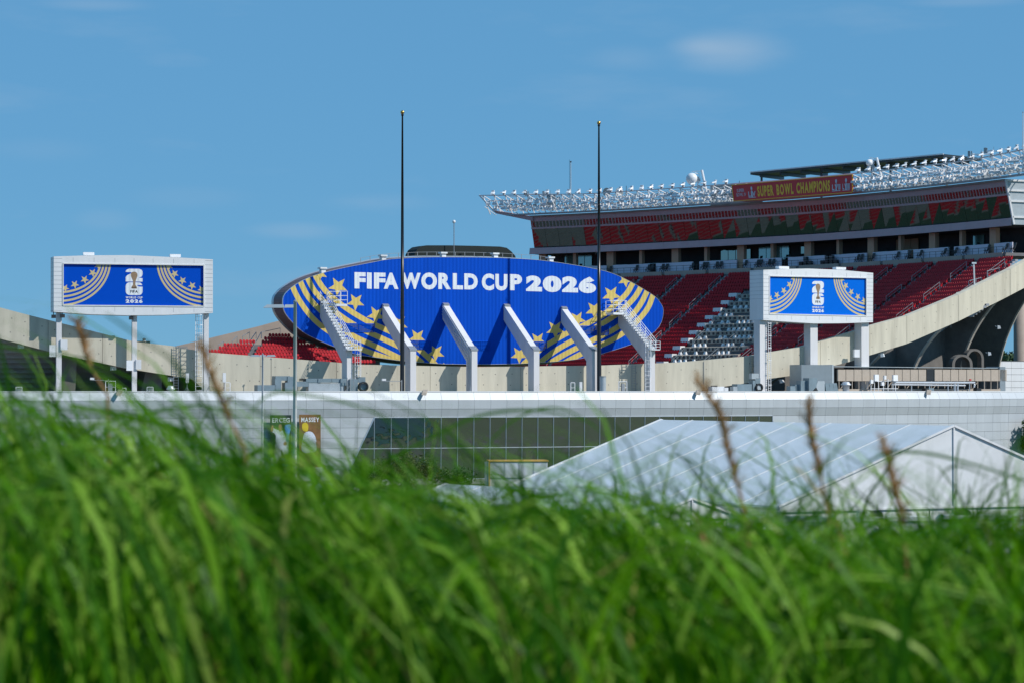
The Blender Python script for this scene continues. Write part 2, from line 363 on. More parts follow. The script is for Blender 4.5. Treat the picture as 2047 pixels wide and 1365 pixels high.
# ---------------- ground ----------------
def ground_z(x, y):
    if y < 8: b = 12.9
    elif y < 90: t = (y - 8) / 82; b = 12.9 * (1 - t) ** 2 * (1 + 2 * t)
    else: b = 0
    if y < 0: b = 12.9 + min(-y, 60) * .04
    return b
mb = MB()
ys = [-3000, -1200, -400, -150, -60, -30, -10, -4, 0, 2, 4, 6, 8, 11, 15, 20, 27, 35, 45, 55, 65, 75, 90, 120, 160, 230, 330, 460, 700, 1200, 2500, 6000, 12000]
xs = [-9000, -3500, -1200, -500, -250, -120, -60, -30, -12, -5, 0, 5, 12, 30, 60, 120, 250, 500, 1200, 3500, 9000]
rnd = random.Random(3)
mb.add([(x, y, ground_z(x, y) + (rnd.uniform(-.15, .15) if 12 < y < 80 else 0)) for y in ys for x in xs], [(j * len(xs) + i, j * len(xs) + i + 1, (j + 1) * len(xs) + i + 1, (j + 1) * len(xs) + i) for j in range(len(ys) - 1) for i in range(len(xs) - 1)])
M['turf'] = mat('turf_ground', (.035, .06, .014), .9, var=.4, nscale=1.2, bump=.5, bscale=20)
structure('ground', mb, 'turf')
mb = MB(); mb.add([(-120, 150, .02), (110, 150, .02), (110, 330, .02), (-120, 330, .02)], [(0, 1, 2, 3)])
structure('plaza_pavement', mb, 'asphalt')

# ---------------- panelled concourse building (front ring) ----------------
PROF = [(-.55, -.24), (0, -1.45), (.05, -2.75), (.30, -4.0), (.42, -13.4), (.43, -14.0)]   # (inward offset, height against eye level)
def prof_off(dz):
    if dz >= PROF[0][1]: return .55
    o = [.55, 0, .05, .30, .42, .43]
    z = [p[1] for p in PROF]
    for i in range(5):
        if z[i + 1] <= dz <= z[i]: return o[i] + (o[i + 1] - o[i]) * (z[i] - dz) / (z[i] - z[i + 1])
    return .43
def skin(s, dz, t=0.0):        # s along the ring in metres, dz against eye level, t inward
    i = min(max(s / .25, 0), len(RING) - 2); k = int(i); f = i - k; x0, y0, a0 = RING[k]; x1, y1, a1 = RING[k + 1]
    x, y, a = x0 + (x1 - x0) * f, y0 + (y1 - y0) * f, a0 + (a1 - a0) * f; o = prof_off(dz) + t
    return Vector((x - math.sin(a) * o, y + math.cos(a) * o, CZ + dz))
def s_at(px, off=0.0):
    lo, hi = 0, len(RING) - 1
    while hi - lo > 1:
        m = (lo + hi) // 2; x, y, a = ring_off(m, off)
        if 1023.5 + FPX * x / y < px: lo = m
        else: hi = m
    return lo * .25
bld = thing('concourse_building', 'long curved silver panelled concourse building with a dark glass front below the stadium rim', 'building', skin(s_at(900), -14))
O = bld.location
def rel(v): return Vector(v) - O
PW = 2.65; S0 = s_at(-120); S1 = (len(RING) - 2) * .25
ncol = int((S1 - S0) / PW)
sa = s_at(752, .3); sg0 = S0 + round((sa - S0) / PW) * PW; sb_ = s_at(1537, .3); sg1 = S0 + round((sb_ - S0) / PW) * PW
slant = 4.6
rows = [-.24, -1.45, -2.75, -4.0, -5.5, -7.0, -8.5, -10.0, -11.6, -13.3]
mbk = MB()
for c in range(ncol):
    s0, s1 = S0 + c * PW, S0 + (c + 1) * PW
    for (z0, z1) in zip([p[1] for p in PROF][:-1], [p[1] for p in PROF][1:]):
        mbk.add([rel(skin(s0, z0, .14)), rel(skin(s1, z0, .14)), rel(skin(s1, z1, .14)), rel(skin(s0, z1, .14))], [(0, 1, 2, 3)])
mbk.build('wall_backing', 'joint', bld)
def plate(poly, t, th):
    mb = MB(); n = len(poly); mb.add([rel(skin(s, z, t)) for s, z in poly] + [rel(skin(s, z, t + th)) for s, z in poly], [tuple(range(n))] + [(i, i + n, (i + 1) % n + n, (i + 1) % n) for i in range(n)]); return mb
over = MB(); npan = 0
prnd = random.Random(8)
for r in range(9):
    za, zb = rows[r] - .02, rows[r + 1] + .02
    for c in range(ncol):
        s0, s1 = S0 + c * PW + .016, S0 + (c + 1) * PW - .016
        px = proj(skin(s0, za))[0]
        polys = [[(s0, za), (s1, za), (s1, zb), (s0, zb)]]
        if r >= 3:
            if s0 > sg0 - slant - PW and s1 < sg1 + PW:
                q = ccw(polys[0]); lim0 = lambda z: sg0 - (-4.0 - z) / 9.4 * slant
                left = [(s0 - 50, -60), (lim0(-60), -60), (lim0(0), 0), (s0 - 50, 0)]
                lim1 = lambda z: sg1 + (-4.0 - z) / 9.4 * 1.2
                right = [(lim1(-60), -60), (s1 + 50, -60), (s1 + 50, 0), (lim1(0), 0)]
                polys = [clip(q, ccw(left)), clip(q, ccw(right))]
        for q in polys:
            if len(q) < 3 or abs(area(q)) < .05: continue
            m2 = plate(q, prnd.uniform(-.012, .012), .10)
            nm = 'parapet_panel' if r == 0 else 'fascia_panel' if r < 3 else 'wall_panel'
            if px < -20 or px > 2080 or (r > 6): over.add(m2.v, m2.f)
            else: m2.build(nm, 'panel', bld)
over.build('outer_panels', 'panel', bld, stuff=True)
# glass front: panes, mullions, transoms
for k, (za, zb) in enumerate([(-4.02, -8.55), (-8.65, -13.2)]):
    c = 0; s = sg0 - math.ceil(slant / PW) * PW
    while s < sg1 + PW:
        q = ccw([(s + .03, za), (s + PW - .03, za), (s + PW - .03, zb), (s + .03, zb)])
        win = ccw([(sg0 - (-4.0 - za) / 9.4 * slant + .1, za), (sg0 - (-4.0 - zb) / 9.4 * slant + .1, zb), (sg1 + (-4.0 - zb) / 9.4 * 1.2 - .1, zb), (sg1 + (-4.0 - za) / 9.4 * 1.2 - .1, za)])
        q = clip(q, win)
        if len(q) >= 3 and abs(area(q)) > .1: plate(q, prnd.uniform(-.01, .01) + .06, .03).build('pane', 'glass', bld)
        s += PW
s = sg0
while s < sg1 + .1:
    mb = MB()
    for za, zb in ((-4.0, -8.6), (-8.6, -13.3)): mb.bar(rel(skin(s, za, .0)), rel(skin(s, zb, .0)), .09, .12, up=(0, 1, 0))
    mb.build('mullion', 'silver', bld); s += PW
mb = MB()
ss = [sg0 - 4 + i * 2 for i in range(int((sg1 - sg0 + 4) / 2) + 1)]
for z, lo in ((-4.0, sg0), (-8.6, sg0 - slant * .49), (-13.25, sg0 - slant)):
    pts = [lo] + [q for q in ss if q > lo] + [sg1]
    for a, b in zip(pts[:-1], pts[1:]): mb.bar(rel(skin(a, z, -.02)), rel(skin(b, z, -.02)), .11, .11)
mb.bar(rel(skin(sg0, -4, -.03)), rel(skin(sg0 - slant, -13.3, -.03)), .14, .1, up=(0, 1, 0))
mb.build('glazing_frame', 'silver', bld)
mb = MB()
q0 = S0
while q0 < S1 - 2: mb.hexa([rel(skin(q0, -.24, -.06)) , rel(skin(q0 + 2, -.24, -.06)), rel(skin(q0 + 2, -.24, .6)), rel(skin(q0, -.24, .6))], [v + Vector((0, 0, .16)) for v in (rel(skin(q0, -.24, -.06)), rel(skin(q0 + 2, -.24, -.06)), rel(skin(q0 + 2, -.24, .6)), rel(skin(q0, -.24, .6)))]); q0 += 2
mb.build('coping', 'cladding', bld)
mb = MB(); nn = 0
idx = list(range(ring_i and 0, len(RING) - 1, 12))
vs = []; fs = []
for i in idx:
    a = ring_off(i, .8); b = ring_off(i, 11.4); vs += [(a[0] - O.x, a[1] - O.y, DECK - O.z), (b[0] - O.x, b[1] - O.y, DECK - O.z)]
for k in range(len(idx) - 1): fs.append((2 * k, 2 * k + 2, 2 * k + 3, 2 * k + 1))
mb.add(vs, fs); mb.build('roof_deck', 'conc', bld)
for px, dy in ((240, 0), (850, 0), (1395, 0), (1855, 0)):
    s = s_at(px, .3); p = rel(skin(s, -.3, -.3)); mb = MB()
    mb.bar(p + Vector((-.1, .3, .35)), p + Vector((.25, -.35, .25)), .12); mb.hexa([p + Vector(v) for v in ((-.45, -.9, -.35), (.25, -.9, -.45), (.25, -.2, .05), (-.45, -.2, .1))], [p + Vector(v) for v in ((-.3, -.7, .05), (.3, -.7, 0), (.55, -.1, .45), (-.2, -.1, .45))])
    mb.build('facade_floodlight', 'louver', bld)
# low kerb wall under the glass and darker service door at the left
mb = MB(); s = sg0 - slant
while s < sg1: a, b = rel(skin(s, -13.3, -.3)), rel(skin(s + 3, -13.3, -.3)); mb.hexa([a + Vector((0, 0, -.75)), b + Vector((0, 0, -.75)), b + Vector((.2, .7, -.75)), a + Vector((.2, .7, -.75))], [a, b, b + Vector((.2, .7, 0)), a + Vector((.2, .7, 0))]); s += 3
mb.build('base_wall', 'conc', bld)

# ---------------- posters hung on the facade ----------------
def poster(pxl, pxr, pyt, pyb, txt, body, label):
    p, a = on_ring((pxl + pxr) / 2, .0, CZ); F = Frame((p.x - math.sin(a) * 0 + .0, p.y, 0), a)
    t = thing('hanging_poster', label, 'poster', (p.x + math.sin(a) * .55, p.y - math.cos(a) * .55, zat(pyb, p.y)), a)
    F = Frame(t.location, a); x0, z1 = F.hit(pxl, pyt); x1, z0 = F.hit(pxr, pyb)
    mb = MB(); mb.box(x0, x1, 0, .06, z0, z1); mb.build('sheet', body, t)
    W_, H_ = x1 - x0, z1 - z0
    def mp(p): return (x0 + p[0] * W_, z0 + p[1] * H_)
    mb = MB(); word(mb, txt, x0 + W_ * .1, x0 + W_ * .93, z0 + H_ * .86, z0 + H_ * .945, -.012, .02, .14); mb.build('lettering', 'letter', t)
    return t, mp
t, mp = poster(540, 582, 829, 934, 'ERCEG', 'poster', 'tall dark green poster of a player in white, left of the pair')
def blob(mb, pts, mp, y): q = [mp(p) for p in catmull(pts, 4, True)]; put(mb, q if area(q) > 0 else q[::-1], [tuple(range(len(q)))], y)
mb = MB(); blob(mb, [(.22, .2), (.5, .2), (.52, .36), (.68, .22), (.9, .2), (.88, .45), (.82, .52), (.3, .5)], mp, -.012)
blob(mb, [(.3, .46), (.78, .46), (.66, .66), (.52, .73), (.36, .72), (.1, .76), (.05, .7), (.26, .62)], mp, -.016); mb.build('player_print', 'jersey', t)
mb = MB(); blob(mb, [(.02, .7), (.08, .8), (.15, .79), (.14, .7)], mp, -.02); blob(mb, [(.42, .7), (.4, .79), (.47, .83), (.56, .8), (.54, .7)], mp, -.02); blob(mb, [(.62, .46), (.72, .5), (.8, .45), (.7, .42)], mp, -.02); mb.build('skin_print', 'skin', t)
mb = MB(); blob(mb, [(.7, .71), (.7, .8), (.95, .82), (.97, .74), (.9, .62), (.86, .5), (.76, .52), (.74, .62)], mp, -.024); put(mb, [mp(q) for q in ((.04, .03), (.94, .03), (.94, .08), (.04, .08))], [(0, 1, 2, 3)], -.012); put(mb, [mp(q) for q in ((.5, .1), (.92, .1), (.92, .18), (.5, .18))], [(0, 1, 2, 3)], -.012); mb.build('blue_print', 'royal', t)
mb = MB(); put(mb, [mp(q) for q in ((.05, .09), (.45, .09), (.45, .19), (.05, .19))], [(0, 1, 2, 3)], -.014); mb.build('caption_box', 'jersey', t)
t, mp = poster(598, 641, 828, 933, 'MASSEY', 'posterbrown', 'tall brown poster of a player with yellow print, right of the pair')
mb = MB(); blob(mb, [(.15, .3), (.75, .3), (.8, .5), (.65, .65), (.4, .68), (.2, .6)], mp, -.012); mb.build('player_print', 'jersey', t)
mb = MB(); blob(mb, [(.15, .72), (.15, .82), (.3, .85), (.42, .8), (.4, .7), (.28, .68)], mp, -.016); mb.build('cap_print', 'yellow', t)
mb = MB(); blob(mb, [(.8, .4), (.8, .5), (.95, .5), (.97, .4), (.9, .36)], mp, -.016); mb.build('skin_print', 'skin', t)

# ---------------- cream concrete rim wall ----------------
TOP = [(-160, 575), (0, 615), (41, 626), (113, 644), (267, 682.6), (351, 692), (359, 695), (418, 704), (520, 712), (673, 724), (711, 728), (954, 733), (1041, 732), (1202, 730), (1360, 724), (1493, 712), (1597, 694.5), (1637, 683.5), (1704, 664), (1739, 652), (1813, 632), (1916, 590), (2020, 538.6), (2047, 524), (2160, 462)]
BOT = [(-160, 638), (0, 677), (110, 705.6), (256, 736.5), (385, 757), (420, 790), (1360, 790), (1411, 778), (1493, 765), (1540, 756), (1600, 748), (1704, 721), (1738, 710), (1813, 687), (1916, 642.5), (2006, 598), (2047, 576.5), (2160, 512)]
WO = 11.0
rim = thing('stadium_rim_wall', 'curving cream concrete rim wall of the stadium bowl, rising at both ends behind the silver building', 'wall', on_ring(1000, WO, 0)[0])
RO = rim.location
def rimseg(pa, pb, name='wall_segment', off=WO, th=1.1, parent=rim, m='cream', tt=TOP, bt=BOT, base=None):
    mb = MB(); n = max(2, int((pb - pa) / 12)); vs = []; fs = []
    for k in range(n + 1):
        px = pa + (pb - pa) * k / n + (.35 if k == 0 else -.35 if k == n else 0); x, y, a = ring_i(px, off); zt = zat(lerp(px, tt), y); zb = zat(lerp(px, bt), y) if base is None else base
        ix, iy = x - math.sin(a) * th, y + math.cos(a) * th
        vs += [(x, y, zb), (x, y, zt), (ix, iy, zt), (ix, iy, zb)]
    vs = [tuple(Vector(v) - parent.location) for v in vs]
    for k in range(n):
        for j in range(4): fs.append((4 * k + j, 4 * k + (j + 1) % 4, 4 * k + 4 + (j + 1) % 4, 4 * k + 4 + j))
    fs += [(0, 1, 2, 3), (4 * n + 3, 4 * n + 2, 4 * n + 1, 4 * n)]
    mb.add(vs, fs); return mb.build(name, m, parent)
BR = [-150, -20, 96, 205, 359, 520, 673, 860, 1041, 1202, 1407, 1520, 1640, 1739, 1813, 1916, 2020, 2150]
for a, b in zip(BR[:-1], BR[1:]): rimseg(a, b)
mb = MB(); trn = random.Random(5)
px = -40
while px < 2040:
    for f in (.28, .72):
        x, y, a = ring_i(px + trn.uniform(-3, 3), WO - .01); py = lerp(px, TOP) + (min(lerp(px, BOT), 782) - lerp(px, TOP)) * (f + trn.uniform(-.03, .03)); z = zat(py, y); c = Vector((x, y, z)) - RO; u = Vector((math.cos(a), math.sin(a), 0)) * .1
        mb.add([c + u, c + Vector((0, 0, .1)), c - u, c - Vector((0, 0, .1))], [(0, 1, 2, 3)])
    px += trn.uniform(22, 34)
mb.build('tie_holes', 'dark_conc', rim, stuff=True)
# a downpipe joint at the first right-hand joint
p, a = on_ring(1407, WO - .1, 0); mb = MB(); mb.tube([Vector((p.x, p.y, zat(722, p.y))) - RO, Vector((p.x, p.y, zat(778, p.y))) - RO], .05, 6); mb.build('downpipe', 'grey', rim)

# stepped dark soffit below the left rim
mb = MB()
for k in range(13):
    zt = 7.6 - k * .72
    for a_, b_ in [(-150, -60), (-60, 20), (20, 90), (90, 160), (160, 230), (230, 300), (300, 375), (375, 420), (420, 460)]:
        if zat(lerp(a_, BOT), 385) < CZ + zt - 3.5 and zat(lerp(b_, BOT), 385) < CZ + zt - 3.5: continue
        o = WO + 1.3 + k * 1.15
        p0, _ = on_ring(a_, o, 0); p1, _ = on_ring(b_, o, 0); q0, _ = on_ring(a_, o + 1.6, 0); q1, _ = on_ring(b_, o + 1.6, 0)
        z0, z1 = CZ + zt - .66, CZ + zt + .45
        mb.hexa([Vector((v.x, v.y, z0)) - RO for v in (p0, p1, q1, q0)], [Vector((v.x, v.y, z1)) - RO for v in (p0, p1, q1, q0)])
mb.build('soffit_steps', 'conc', rim)
BT2 = [(a_, b_ - 22) for a_, b_ in BOT]
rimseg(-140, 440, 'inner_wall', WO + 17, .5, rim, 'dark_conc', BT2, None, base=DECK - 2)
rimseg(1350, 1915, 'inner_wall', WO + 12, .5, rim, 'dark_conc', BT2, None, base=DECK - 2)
for px in (128, 300):
    p, a = on_ring(px, WO + 2.2, 0); mb = MB(); F = Frame(p, a)
    q = [(-1.6, DECK - 1), (1.6, DECK - 1), (1.9, zat(lerp(px, BOT), p.y)), (-.6, zat(lerp(px - 20, BOT), p.y))]
    mb.prism(q, 0, 6); mb.v = [tuple(F.mw @ Vector((v[0], v[1], v[2])) - RO) for v in mb.v]; mb.build('buttress', 'dark_conc', rim)

# concrete fins under the right rim; shade and sun coloured into faces and edges
def fin(px_top, reach, depth=9.5, th=.7, zlow=DECK - 1.5):
    x, y, a = ring_i(px_top, WO + .3); F = Frame((x, y, 0), a); zt = zat(lerp(px_top, BOT), y) + .8
    cur = []; H = zt - zlow
    for k in range(13):
        t = k / 12; cur.append((depth * (1 - (1 - t) ** 2.0) * .98, zt - H * t ** 1.12))
    poly = cur + [(reach, zlow), (reach, zt + 1)] + [(2, zt + 1)]
    n = len(poly); vs = [(-th / 2, p[0], p[1]) for p in poly] + [(th / 2, p[0], p[1]) for p in poly]
    # triangulate as a strip: curve to the far side
    mb = MB(); ft = zt + 3.0 - .41 * reach; far = [(reach, ft - (ft - zlow) * k / 12) for k in range(13)]
    for s_ in (-th / 2, th / 2):
        mb.add([(s_, p[0], p[1]) for p in cur] + [(s_, p[0], p[1]) for p in far], [(k, k + 1, k + 14, k + 13) for k in range(12)])
    mb.add([(-th / 2, p[0], p[1]) for p in cur] + [(th / 2, p[0], p[1]) for p in cur], [(k, k + 1, k + 14, k + 13) for k in range(12)])
    mb.v = [tuple(F.mw @ Vector(v) - RO) for v in mb.v]; o = mb.build('fin', 'dark_conc', rim)
    eb = MB()
    for k in range(12):
        p, q = cur[k], cur[k + 1]; eb.hexa([(-th / 2 - .05, p[0] - .12, p[1]), (th / 2 + .05, p[0] - .12, p[1]), (th / 2 + .05, q[0] - .12, q[1]), (-th / 2 - .05, q[0] - .12, q[1])], [(-th / 2 - .05, p[0] + .2, p[1] + .05), (th / 2 + .05, p[0] + .2, p[1] + .05), (th / 2 + .05, q[0] + .2, q[1] + .05), (-th / 2 - .05, q[0] + .2, q[1] + .05)])
    eb.v = [tuple(F.mw @ Vector(v) - RO) for v in eb.v]; eb.build('edge', 'edge', o)
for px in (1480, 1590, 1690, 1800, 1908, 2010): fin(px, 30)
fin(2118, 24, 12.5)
# two small arches under the rim, their shade put into a dark concrete colour
for px, w_, h_ in ((1924, 2.3, 6.9), (1949, 2.1, 8.0)):
    p, a = on_ring(px, WO + 5.5, DECK); F = Frame(p, a - .5); mb = MB(); n = 10
    outer = [(math.cos(math.pi * k / n) * w_, h_ - 1.8 + math.sin(math.pi * k / n) * 1.8) for k in range(n + 1)]; inner = [(x * .74, (z - (h_ - 1.8)) * .78 + h_ - 1.8) for x, z in outer]
    outer = [(w_, 0)] + outer + [(-w_, 0)]; inner = [(w_ * .74, 0)] + inner + [(-w_ * .74, 0)]
    for k in range(len(outer) - 1):
        o0, o1, i0, i1 = outer[k], outer[k + 1], inner[k], inner[k + 1]; mb.hexa([(o0[0], 0, o0[1]), (o1[0], 0, o1[1]), (i1[0], 0, i1[1]), (i0[0], 0, i0[1])], [(o0[0], 1.2, o0[1]), (o1[0], 1.2, o1[1]), (i1[0], 1.2, i1[1]), (i0[0], 1.2, i0[1])])
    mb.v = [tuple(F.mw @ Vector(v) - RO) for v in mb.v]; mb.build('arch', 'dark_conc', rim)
# white lamps on the dark underside
def wall_lamp(px, py, off, label, group='white floodlights fixed under the rim wall'):
    p, a = on_ring(px, off, 0); p.z = zat(py, p.y); o = thing('underdeck_floodlight', label, 'floodlight', p, a + .5, group)
    mb = MB(); mb.hexa([(-.38, -.5, -.3), (.38, -.5, -.3), (.38, .05, -.38), (-.38, .05, -.38)], [(-.34, -.38, .22), (.34, -.38, .22), (.36, .1, .3), (-.36, .1, .3)]); mb.build('housing', 'lamp', o)
    mb = MB(); mb.bar((0, .1, 0), (0, .5, .2), .14); mb.build('bracket', 'grey', o)
for px, py, lb in ((40, 692, 'small white floodlight under the rim wall at the far left of the photo'), (225, 735, 'dull white floodlight under the rim wall between the first two sign posts'), (340, 757, 'small white floodlight low under the rim wall left of the caged ladder post'), (1561, 761, 'small white floodlight under the cream wall right of the right-hand sign ladder'), (1762, 709, 'white floodlight under the cream wall just right of the right-hand sign'), (1976, 706, 'small white floodlight low on the last dark concrete arch'), (1995, 654, 'small lit floodlight high on the edge of the last dark concrete arch')):
    wall_lamp(px, py, WO + (.9 if px < 1900 else 3), lb)

# back wall behind the red seats at the left
mb = MB(); bt = [(300, 702), (351, 692), (418, 676.5), (520, 652), (547, 644.5), (700, 606), (820, 575)]
rimback = thing('upper_rim_wall', 'pinkish concrete wall climbing behind the sunlit red seats at left', 'wall', on_ring(500, 34, 0)[0]); 
o = rimseg(300, 760, 'wall_segment', 34, 1, rimback, 'cream2', bt, None, base=0)
# left bowl treads
# ---------------- the great oval sign ----------------
BA = R(27)
oval_px = [(565.6, 602), (570, 588), (589, 571), (617, 556), (652, 544.5), (687.5, 536), (734, 527), (781, 518.7), (851.5, 515), (900, 514.8), (960, 515.2), (1031, 517.5), (1099, 523), (1193, 538.6), (1241, 554), (1300, 587), (1318, 603), (1326, 622), (1317, 653.5), (1284, 679), (1228, 699), (1181, 712), (1134, 719.6), (1064, 725), (980, 727.5), (900, 727), (875, 726), (800, 720), (734, 711), (706, 706), (664, 691), (631, 677), (605, 663), (580, 639), (568, 620.6)]
oval = thing('oval_video_board', 'huge blue oval board with white lettering, gold stars and stripes above the rim wall', 'sign', (-5, 412, zat(727, 412)), BA)
BF = Frame(oval.location, BA)
bm = lambda p: BF.hit(p[0], p[1], -.1)
face = [bm(p) for p in catmull(oval_px, 3, True)]; face = ccw(face)
cxo = (min(p[0] for p in face) + max(p[0] for p in face)) / 2; czo = (min(p[1] for p in face) + max(p[1] for p in face)) / 2
mb = MB(); mb.prism(face, -.1, .1); mb.build('face', 'blue', oval)
back = [(cxo + (x - cxo) * 1.002, czo + (z - czo) * 1.03) for x, z in face]; n = len(face)
mid = [(cxo + (x - cxo) * 1.0005, czo + (z - czo) * 1.004) for x, z in face]
mb = MB(); mb.add([(x, .1, z) for x, z in mid] + [(x, 3.6, z) for x, z in back], [(i, (i + 1) % n, (i + 1) % n + n, i + n) for i in range(n)]); mb.add([(x, 4.15, z) for x, z in back], [tuple(range(n))])
mb.build('side_cladding', 'rimback', oval, smooth=True)
b2 = [(cxo + (x - cxo) * 1.003, czo + (z - czo) * 1.02) for x, z in back]
mb = MB(); mb.add([(x, 3.6, z) for x, z in back] + [(x, 4.2, z) for x, z in b2] + [(x, 4.2, z) for x, z in b2], [(i, (i + 1) % n, (i + 1) % n + n, i + n) for i in range(n)] + [(i + n, (i + 1) % n + n, (i + 1) % n + 2 * n, i + 2 * n) for i in range(n)]); mb.build('back_rim', 'silver', oval)
e1 = [(cxo + (x - cxo) * 1.001, czo + (z - czo) * 1.006) for x, z in face]
mb = MB(); mb.add([(x, -.13, z) for x, z in face] + [(x, -.13, z) for x, z in e1] + [(x, .2, z) for x, z in e1], [(i, (i + 1) % n, (i + 1) % n + n, i + n) for i in range(n)] + [(i + n, (i + 1) % n + n, (i + 1) % n + 2 * n, i + 2 * n) for i in range(n)]); mb.build('edge_trim', 'silver', oval)
def stripe(pts, wd, win, mp, y, name, m, parent):
    mb = MB(); clipped(mb, strokequads(catmull(pts, 5), wd), win, mp, y); mb.build(name, m, parent)
LS = [[(578, 540), (586, 576), (605, 611), (631, 642), (664, 667), (701, 688), (737, 703), (775, 716), (800, 726)],
      [(590, 535), (602, 567), (617, 595), (645, 625), (678, 653), (711, 674), (746, 690), (776, 704), (802, 717), (820, 728)],
      [(600, 525), (617, 561), (631, 585), (659, 614), (687, 636), (723, 658), (758, 674), (800, 694), (832, 715), (845, 726)],
      [(615, 520), (633, 556), (650, 581), (673, 602), (699, 621), (734, 642), (769, 658), (793, 669), (816, 682), (840, 700), (866, 724), (875, 734)]]
RS = [[(1280, 535), (1266, 564), (1252, 588), (1228, 611), (1205, 630), (1170, 649), (1134, 666), (1104, 683), (1078, 700), (1052, 722), (1040, 735)],
      [(1293, 545), (1281, 574), (1266, 598), (1242, 621), (1217, 639), (1181, 660), (1146, 680), (1111, 700), (1083, 721), (1070, 732)],
      [(1304, 555), (1294, 581), (1280, 609), (1261, 633), (1233, 655), (1205, 670), (1170, 687), (1134, 705), (1106, 721), (1095, 729)],
      [(1315, 560), (1306, 588), (1295, 616), (1275, 641), (1247, 665), (1216, 683), (1181, 698), (1148, 714), (1125, 727)]]
for s_ in LS: stripe(s_, 10.5, face, bm, -.112, 'stripe', 'gold', oval)
for s_ in RS: stripe(s_, 10.5, face, bm, -.112, 'stripe', 'gold', oval)
for cx, cy, r, rt in [(675.5, 573, 20, 186), (711, 604, 18.5, 184), (752, 630, 19.5, 186), (797, 648, 19, 184), (834, 675, 18.5, 183), (871, 705, 18.5, 184), (641, 548, 14, 190), (895, 739, 17, 184),
                      (1222, 590, 19.5, 176), (1188, 620, 19, 176), (1154, 639, 17.5, 174), (1110, 659, 19.5, 178), (1075, 681, 18, 178), (1038, 709, 18, 180), (1250, 560, 16, 172)]:
    mb = MB(); clipped(mb, starpieces([(x, 2 * cy - y) for x, y in star(cx, cy, r, R(rt), .43)]), face, bm, -.112); mb.build('star', 'gold', oval)
def lets(spec, off, name):
    mb = MB()
    for ch, x0, x1, yt, yb, *rest in spec:
        d = rest[0] if rest else .6; letter(mb, ch, ((x0, yt), (x1, yt + d), (x1, yb + d), (x0, yb)), -.116, off, bm)
    mb.build(name, 'letter', oval)
lets([('F', 708.5, 731, 544.5, 577), ('I', 733.5, 743, 545, 577.3), ('F', 747.5, 770.5, 545.3, 577.5), ('A', 767, 796.5, 545.5, 577.8)], .055, 'lettering')
lets([('W', 802, 841, 545.5, 577.8), ('O', 842, 873.5, 545, 579), ('R', 876, 901.5, 546, 578.3), ('L', 905, 925.5, 546.5, 578.6), ('D', 928, 955, 547, 579)], .055, 'lettering')
lets([('C', 963, 987.5, 547, 580.6), ('U', 990, 1014.5, 548, 581), ('P', 1019, 1043.5, 548.5, 580.6)], .055, 'lettering')
lets([('2', 1051.5, 1083.5, 551, 582.3, 1), ('0', 1085, 1122.5, 551.3, 584, 1.2), ('2', 1123.5, 1155.5, 552.6, 584.3, 1), ('6', 1156.5, 1191.5, 553, 586, 1.2)], .075, 'lettering')
for x0, x1, y0, y1 in [(685, 748, 647, 664), (816, 862, 680.5, 698), (943, 980, 682, 699), (1065, 1092, 683, 700), (1160, 1216, 652, 669)]:
    mb = MB(); a = bm((x0, y0)); b = bm((x1, y1)); nsl = 6
    for k in range(nsl + 1): z = b[1] + (a[1] - b[1]) * k / nsl; mb.hexa([(a[0], -.2, z - .06), (b[0], -.2, z - .06), (b[0], -.1, z), (a[0], -.1, z)], [(a[0], -.2, z), (b[0], -.2, z), (b[0], -.1, z + .07), (a[0], -.1, z + .07)])
    for f in (0, .5, 1): x = a[0] + (b[0] - a[0]) * f; mb.box(x - .06, x + .06, -.22, -.1, b[1], a[1])
    mb.build('vent_louver', 'blue', oval)
# fittings along the top
for px in (649, 770, 890, 994, 1105):
    i = min(range(len(oval_px)), key=lambda k: abs(oval_px[k][0] - px) + (1000 if oval_px[k][1] > 600 else 0)); x, z = bm((px, lerp(px, sorted([p for p in oval_px if p[1] < 600], key=lambda p: p[0]))))
    mb = MB(); mb.box(x - .35, x + .35, .3, 1.2, z - .3, z + .75); mb.box(x - .6, x + .5, .1, 1.3, z + .6, z + .85); mb.build('top_bracket', 'lamp', oval)
mb = MB(); tops = sorted([p for p in oval_px if p[1] < 545], key=lambda p: p[0])
prev = None
px = 735
while px < 1120:
    x, z = bm((px, lerp(px, tops))); q = Vector((x, 2.6, z + .95)); mb.bar((x, 2.6, z - .2), q, .07)
    if prev: mb.bar(prev, q, .05)
    prev = q; px += 19
mb.build('top_safety_rail', 'grey', oval)
# dark green housing behind the top of the board, thin mast beside it
g = thing('rooftop_screen_housing', 'dark green rounded sheet housing standing behind the top of the oval board', 'housing', (-3, 420, zat(520, 420)), BA)
GF = Frame(g.location, BA); gp = [(827, 528), (829, 508), (834, 499), (842, 493), (853, 491), (900, 491), (950, 492), (1000, 493.5), (1013, 496), (1022, 503), (1030, 512), (1034, 530)]
q = [GF.hit(*p) for p in gp]; mb = MB(); mb.prism(ccw(q), 0, 3.5); mb.build('sheet_shell', 'green', g)
mb = MB(); x, z = GF.hit(901, 520); x2, z2 = GF.hit(901, 447); mb.tube([(x, -1.2, z - 3), (x, -1.2, z2)], .07, 6); mb.ball((x, -1.2, z2 + .2), .3, 8, 5)
m_ = thing('thin_mast', 'hair-thin grey mast in front of the dark green housing on the oval board', 'mast', GF.mw @ Vector((x, -1.2, z - 3))); 
mb = MB(); hgt = z2 - z + 3; mb.tube([(0, 0, 0), (0, 0, hgt)], .07, 6); mb.build('rod', 'grey', m_); mb = MB(); mb.ball((0, 0, hgt + .2), .28, 8, 5); mb.build('tip', 'lamp', m_)

